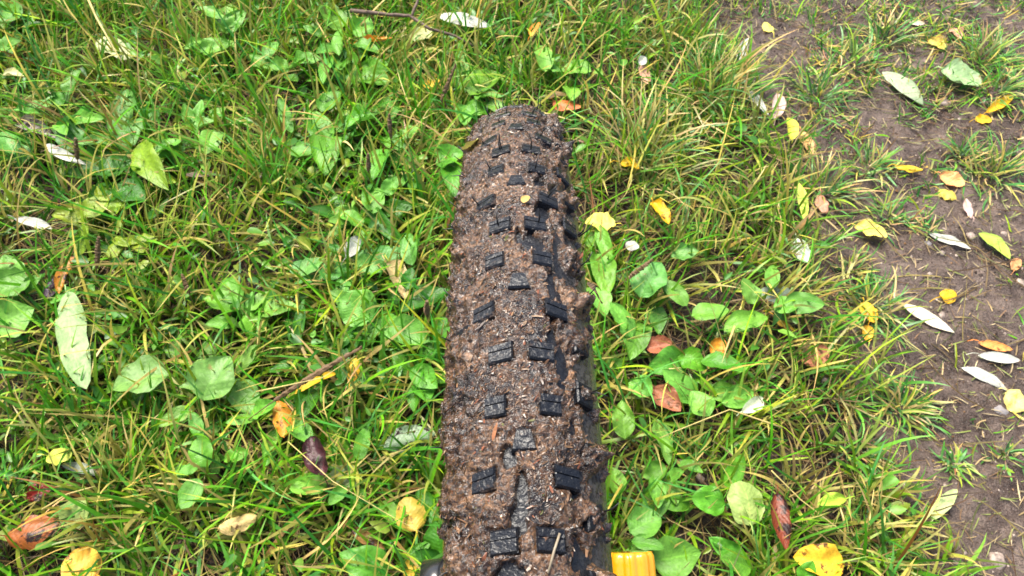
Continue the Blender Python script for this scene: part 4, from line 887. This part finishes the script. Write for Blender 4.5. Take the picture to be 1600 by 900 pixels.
# ---- scraps stuck to the tyre
def stuck():
    rot = bike.matrix_basis
    def place(nm, label, mk, c, be, t, L, wd, ang, lift, cat='leaf'):
        be = be - 10.5
        b = surf(np.array(R_(be) - math.cos(ang) * L / 2 / RT), np.array((t - math.sin(ang) * L / 2) / RA), np.array(lift)); e = surf(np.array(R_(be) + math.cos(ang) * L / 2 / RT), np.array((t + math.sin(ang) * L / 2) / RA), np.array(lift + 0.001))
        b = rot @ Vector(b); e = rot @ Vector(e); c0 = (b + e) / 2
        n_ = (c0 - rot @ Vector((0, 0, RT))).normalized()
        ax = (e - b).normalized(); s0 = ax.cross(Vector((0, 0, 1))).normalized(); s1 = ax.cross(n_).normalized(); roll = math.atan2(s0.cross(s1).dot(ax), s0.dot(s1))
        o = link(nm, leaf_mesh(nm, b - c0, e - c0, wd, M[mk], 0.85, 0.6, 0.35, roll, 0.04, 0.15, 0.25, None, int(be * 3), 11, 7)); o.location = c0; o.color = (*c, 1); tag(o, label, cat)
    bike_update()
    place('leaf_fragment', 'pale yellow leaf fragment stuck to the upper left tyre shoulder', 'clean', (0.66, 0.60, 0.16), 39.5, -0.0235, 0.012, 0.010, 2.3, 0.0055)
    place('leaf_fragment', 'small golden leaf fragment stuck beside the upper centre knobs', 'dead', (0.52, 0.36, 0.11), 26.2, 0.0035, 0.0052, 0.0040, 0.4, 0.0042)
    place('bark_chip', 'orange-brown bark chip pressed in the mud above the centre knob', 'clean', (0.33, 0.14, 0.065), 8.4, -0.0088, 0.0065, 0.0013, 0.3, 0.0040, 'bark')
    place('leaf_fragment', 'curled brown leaf fragment sticking out of the right tyre side', 'dead', (0.30, 0.20, 0.12), 19.6, 0.0335, 0.014, 0.007, 1.4, 0.006)
    V, F = tube([Vector(surf(np.array(R_(2.75 - 10.3)), np.array(0.0092 / RA), np.array(KH + .0008))), Vector(surf(np.array(R_(1.9 - 10.3)), np.array(0.0072 / RA), np.array(KH + .0011))), Vector(surf(np.array(R_(0.9 - 10.3)), np.array(0.0054 / RA), np.array(KH + .0003)))], [0.00045, 0.0005, 0.0004], 6)
    o = link('straw', mesh_py('straw', [rot @ v for v in V], F, M['drystraw'], True)); tag(o, 'short pale straw lying across the lowest right knob', 'straw')
def bike_update(): bpy.context.view_layer.update()
bpy.context.view_layer.update(); stuck()
# ---- rim, spokes, hub, rotor, fork
def revolve(name, prof, n, mat, parent, axis_x=0.0, closed=True, cz=RT):
    """profile of (x, radius) turned about the axle"""
    P = np.array(prof); b = np.linspace(0, 2 * np.pi, n + 1)[:, None]
    V = np.stack([P[None, :, 0] + 0 * b + axis_x, P[None, :, 1] * np.sin(b), cz + P[None, :, 1] * np.cos(b)], -1).reshape(-1, 3)
    return link(name, mesh_np(name, V, grid_faces(n + 1, len(prof)), mat, True), parent)
revolve('rim', [(-.0135, .318), (-.0150, .316), (-.0150, .309), (-.0125, .300), (-.006, .294), (.006, .294), (.0125, .300), (.0150, .309), (.0150, .316), (.0135, .318), (-.0135, .318)], 120, M['black'], bike)
revolve('hub', [(-.055, .008), (-.055, .012), (-.036, .013), (-.034, .029), (-.030, .029), (-.028, .014), (.028, .014), (.030, .026), (.034, .026), (.036, .012), (.055, .012), (.055, .008), (-.055, .008)], 36, M['black'], bike)
def spokes():
    V, F = tube([(0, 0, 0), (0, 0, 1)], [0.001, 0.001], 6); m = mesh_py('spoke', V, F, M['steel'], True)
    for i in range(28):
        sd_ = 1 if i % 2 else -1; a = 2 * math.pi * i / 28; ha = a + (0.9 if (i // 2) % 2 else -0.9)
        p = Vector((sd_ * 0.032, 0.024 * math.sin(ha), RT + 0.024 * math.cos(ha))); q = Vector((0, 0.296 * math.sin(a), RT + 0.296 * math.cos(a))); d = q - p
        o = link('spoke', m, bike); o.location = p; o.rotation_euler = d.to_track_quat('Z', 'Y').to_euler(); o.scale = (1, 1, d.length)
spokes()
revolve('brake_rotor', [(-.0445, .066), (-.0445, .080), (-.0463, .080), (-.0463, .066), (-.0445, .066)], 60, M['steel'], bike)
FD = Vector((0, -math.cos(R_(68)), math.sin(R_(68))))               # fork leg direction, axle to crown
def fork():
    ax = Vector((0, 0.0, RT))
    for sd_ in (1, -1):
        b = ax + Vector((sd_ * 0.066, -0.034, 0.0)); pts = [b + FD * f for f in (0.012, 0.05, 0.10, 0.2, 0.32, 0.34)]
        V, F = tube(pts, [0.015, 0.019, 0.0205, 0.0215, 0.0225, 0.020], 20); link('fork_leg', mesh_py('fork_leg', V, F, M['black'], True), bike)
        V, F = tube([b + FD * f for f in (0.33, 0.52)], [0.016, 0.016], 20); link('stanchion', mesh_py('stanchion', V, F, M['steel'], True), bike)
        V, F = tube([ax + Vector((sd_ * 0.056, 0, 0)), ax + Vector((sd_ * 0.074, 0, 0))], [0.016, 0.016], 18); link('dropout', mesh_py('dropout', V, F, M['black'], True), bike)
        V, F = tube([ax + Vector((sd_ * 0.066, 0, 0)), b + FD * 0.03], [0.011, 0.014], 12); link('dropout_arm', mesh_py('dropout_arm', V, F, M['black'], True), bike)
    c = ax + Vector((0, -0.034, 0)) + FD * 0.52
    V, F = tube([c + Vector((-.088, 0, 0)), c + Vector((-.06, 0, .004)), c + Vector((0, 0.0, .012)), c + Vector((.06, 0, .004)), c + Vector((.088, 0, 0))], [0.018, 0.023, 0.026, 0.023, 0.018], 16); link('fork_crown', mesh_py('fork_crown', V, F, M['black'], True), bike)
    V, F = tube([c, c + FD * 0.10], [0.0195, 0.0195], 20); link('steerer', mesh_py('steerer', V, F, M['black'], True), bike)
    # brake caliper on the left leg
    V, F = tube([ax + Vector((-.052, -.09, .035)), ax + Vector((-.052, -.07, .075)), ax + Vector((-.052, -.05, .105))], [0.014, 0.018, 0.013], 10); link('brake_caliper', mesh_py('brake_caliper', V, F, M['black'], True), bike)
    # axle end on the left: black collar, its white highlight added as a bright metal disc
    V, F = tube([ax + Vector((-.070, .008, 0.004)), ax + Vector((-.092, .008, 0.004))], [0.022, 0.020], 20); link('axle_cap', mesh_py('axle_cap', V, F, M['black'], True), bike)
    V, F = tube([ax + Vector((-.091, .000, 0.010)), ax + Vector((-.098, .000, 0.010))], [0.010, 0.009], 16); link('cap_highlight', mesh_py('cap_highlight', V, F, M['alu'], True), bike)
    # fluted orange knob at the foot of the other leg
    n = 96; V = []; F = []; prof = [(0.0, 0.70), (0.0, 0.90), (0.003, 0.985), (0.007, 1.0), (0.045, 1.0), (0.050, 0.97), (0.052, 0.86), (0.052, 0.5)]
    A = ax + Vector((0.0715, 0.029, 0.004)); e1 = Vector((1, 0, 0)); e3 = Vector((0, -math.cos(R_(-16)), math.sin(R_(-16)))); e2 = e3.cross(e1)
    for hgt, f in prof:
        for j in range(n):
            th = 2 * math.pi * j / n; r = 0.0185 * f * (1 - 0.12 * (0.5 + 0.5 * math.cos(9 * th)) ** 3); V.append(A + e1 * r * math.cos(th) + e2 * r * math.sin(th) + e3 * hgt)
    for i in range(len(prof) - 1):
        for j in range(n): F.append([i * n + j, i * n + (j + 1) % n, (i + 1) * n + (j + 1) % n, (i + 1) * n + j])
    F.append(list(range(n))[::-1]); F.append([(len(prof) - 1) * n + j for j in range(n)])
    link('axle_knob', mesh_py('axle_knob', V, F, M['orange'], True), bike)['label'] = 'orange fluted axle knob'
fork()
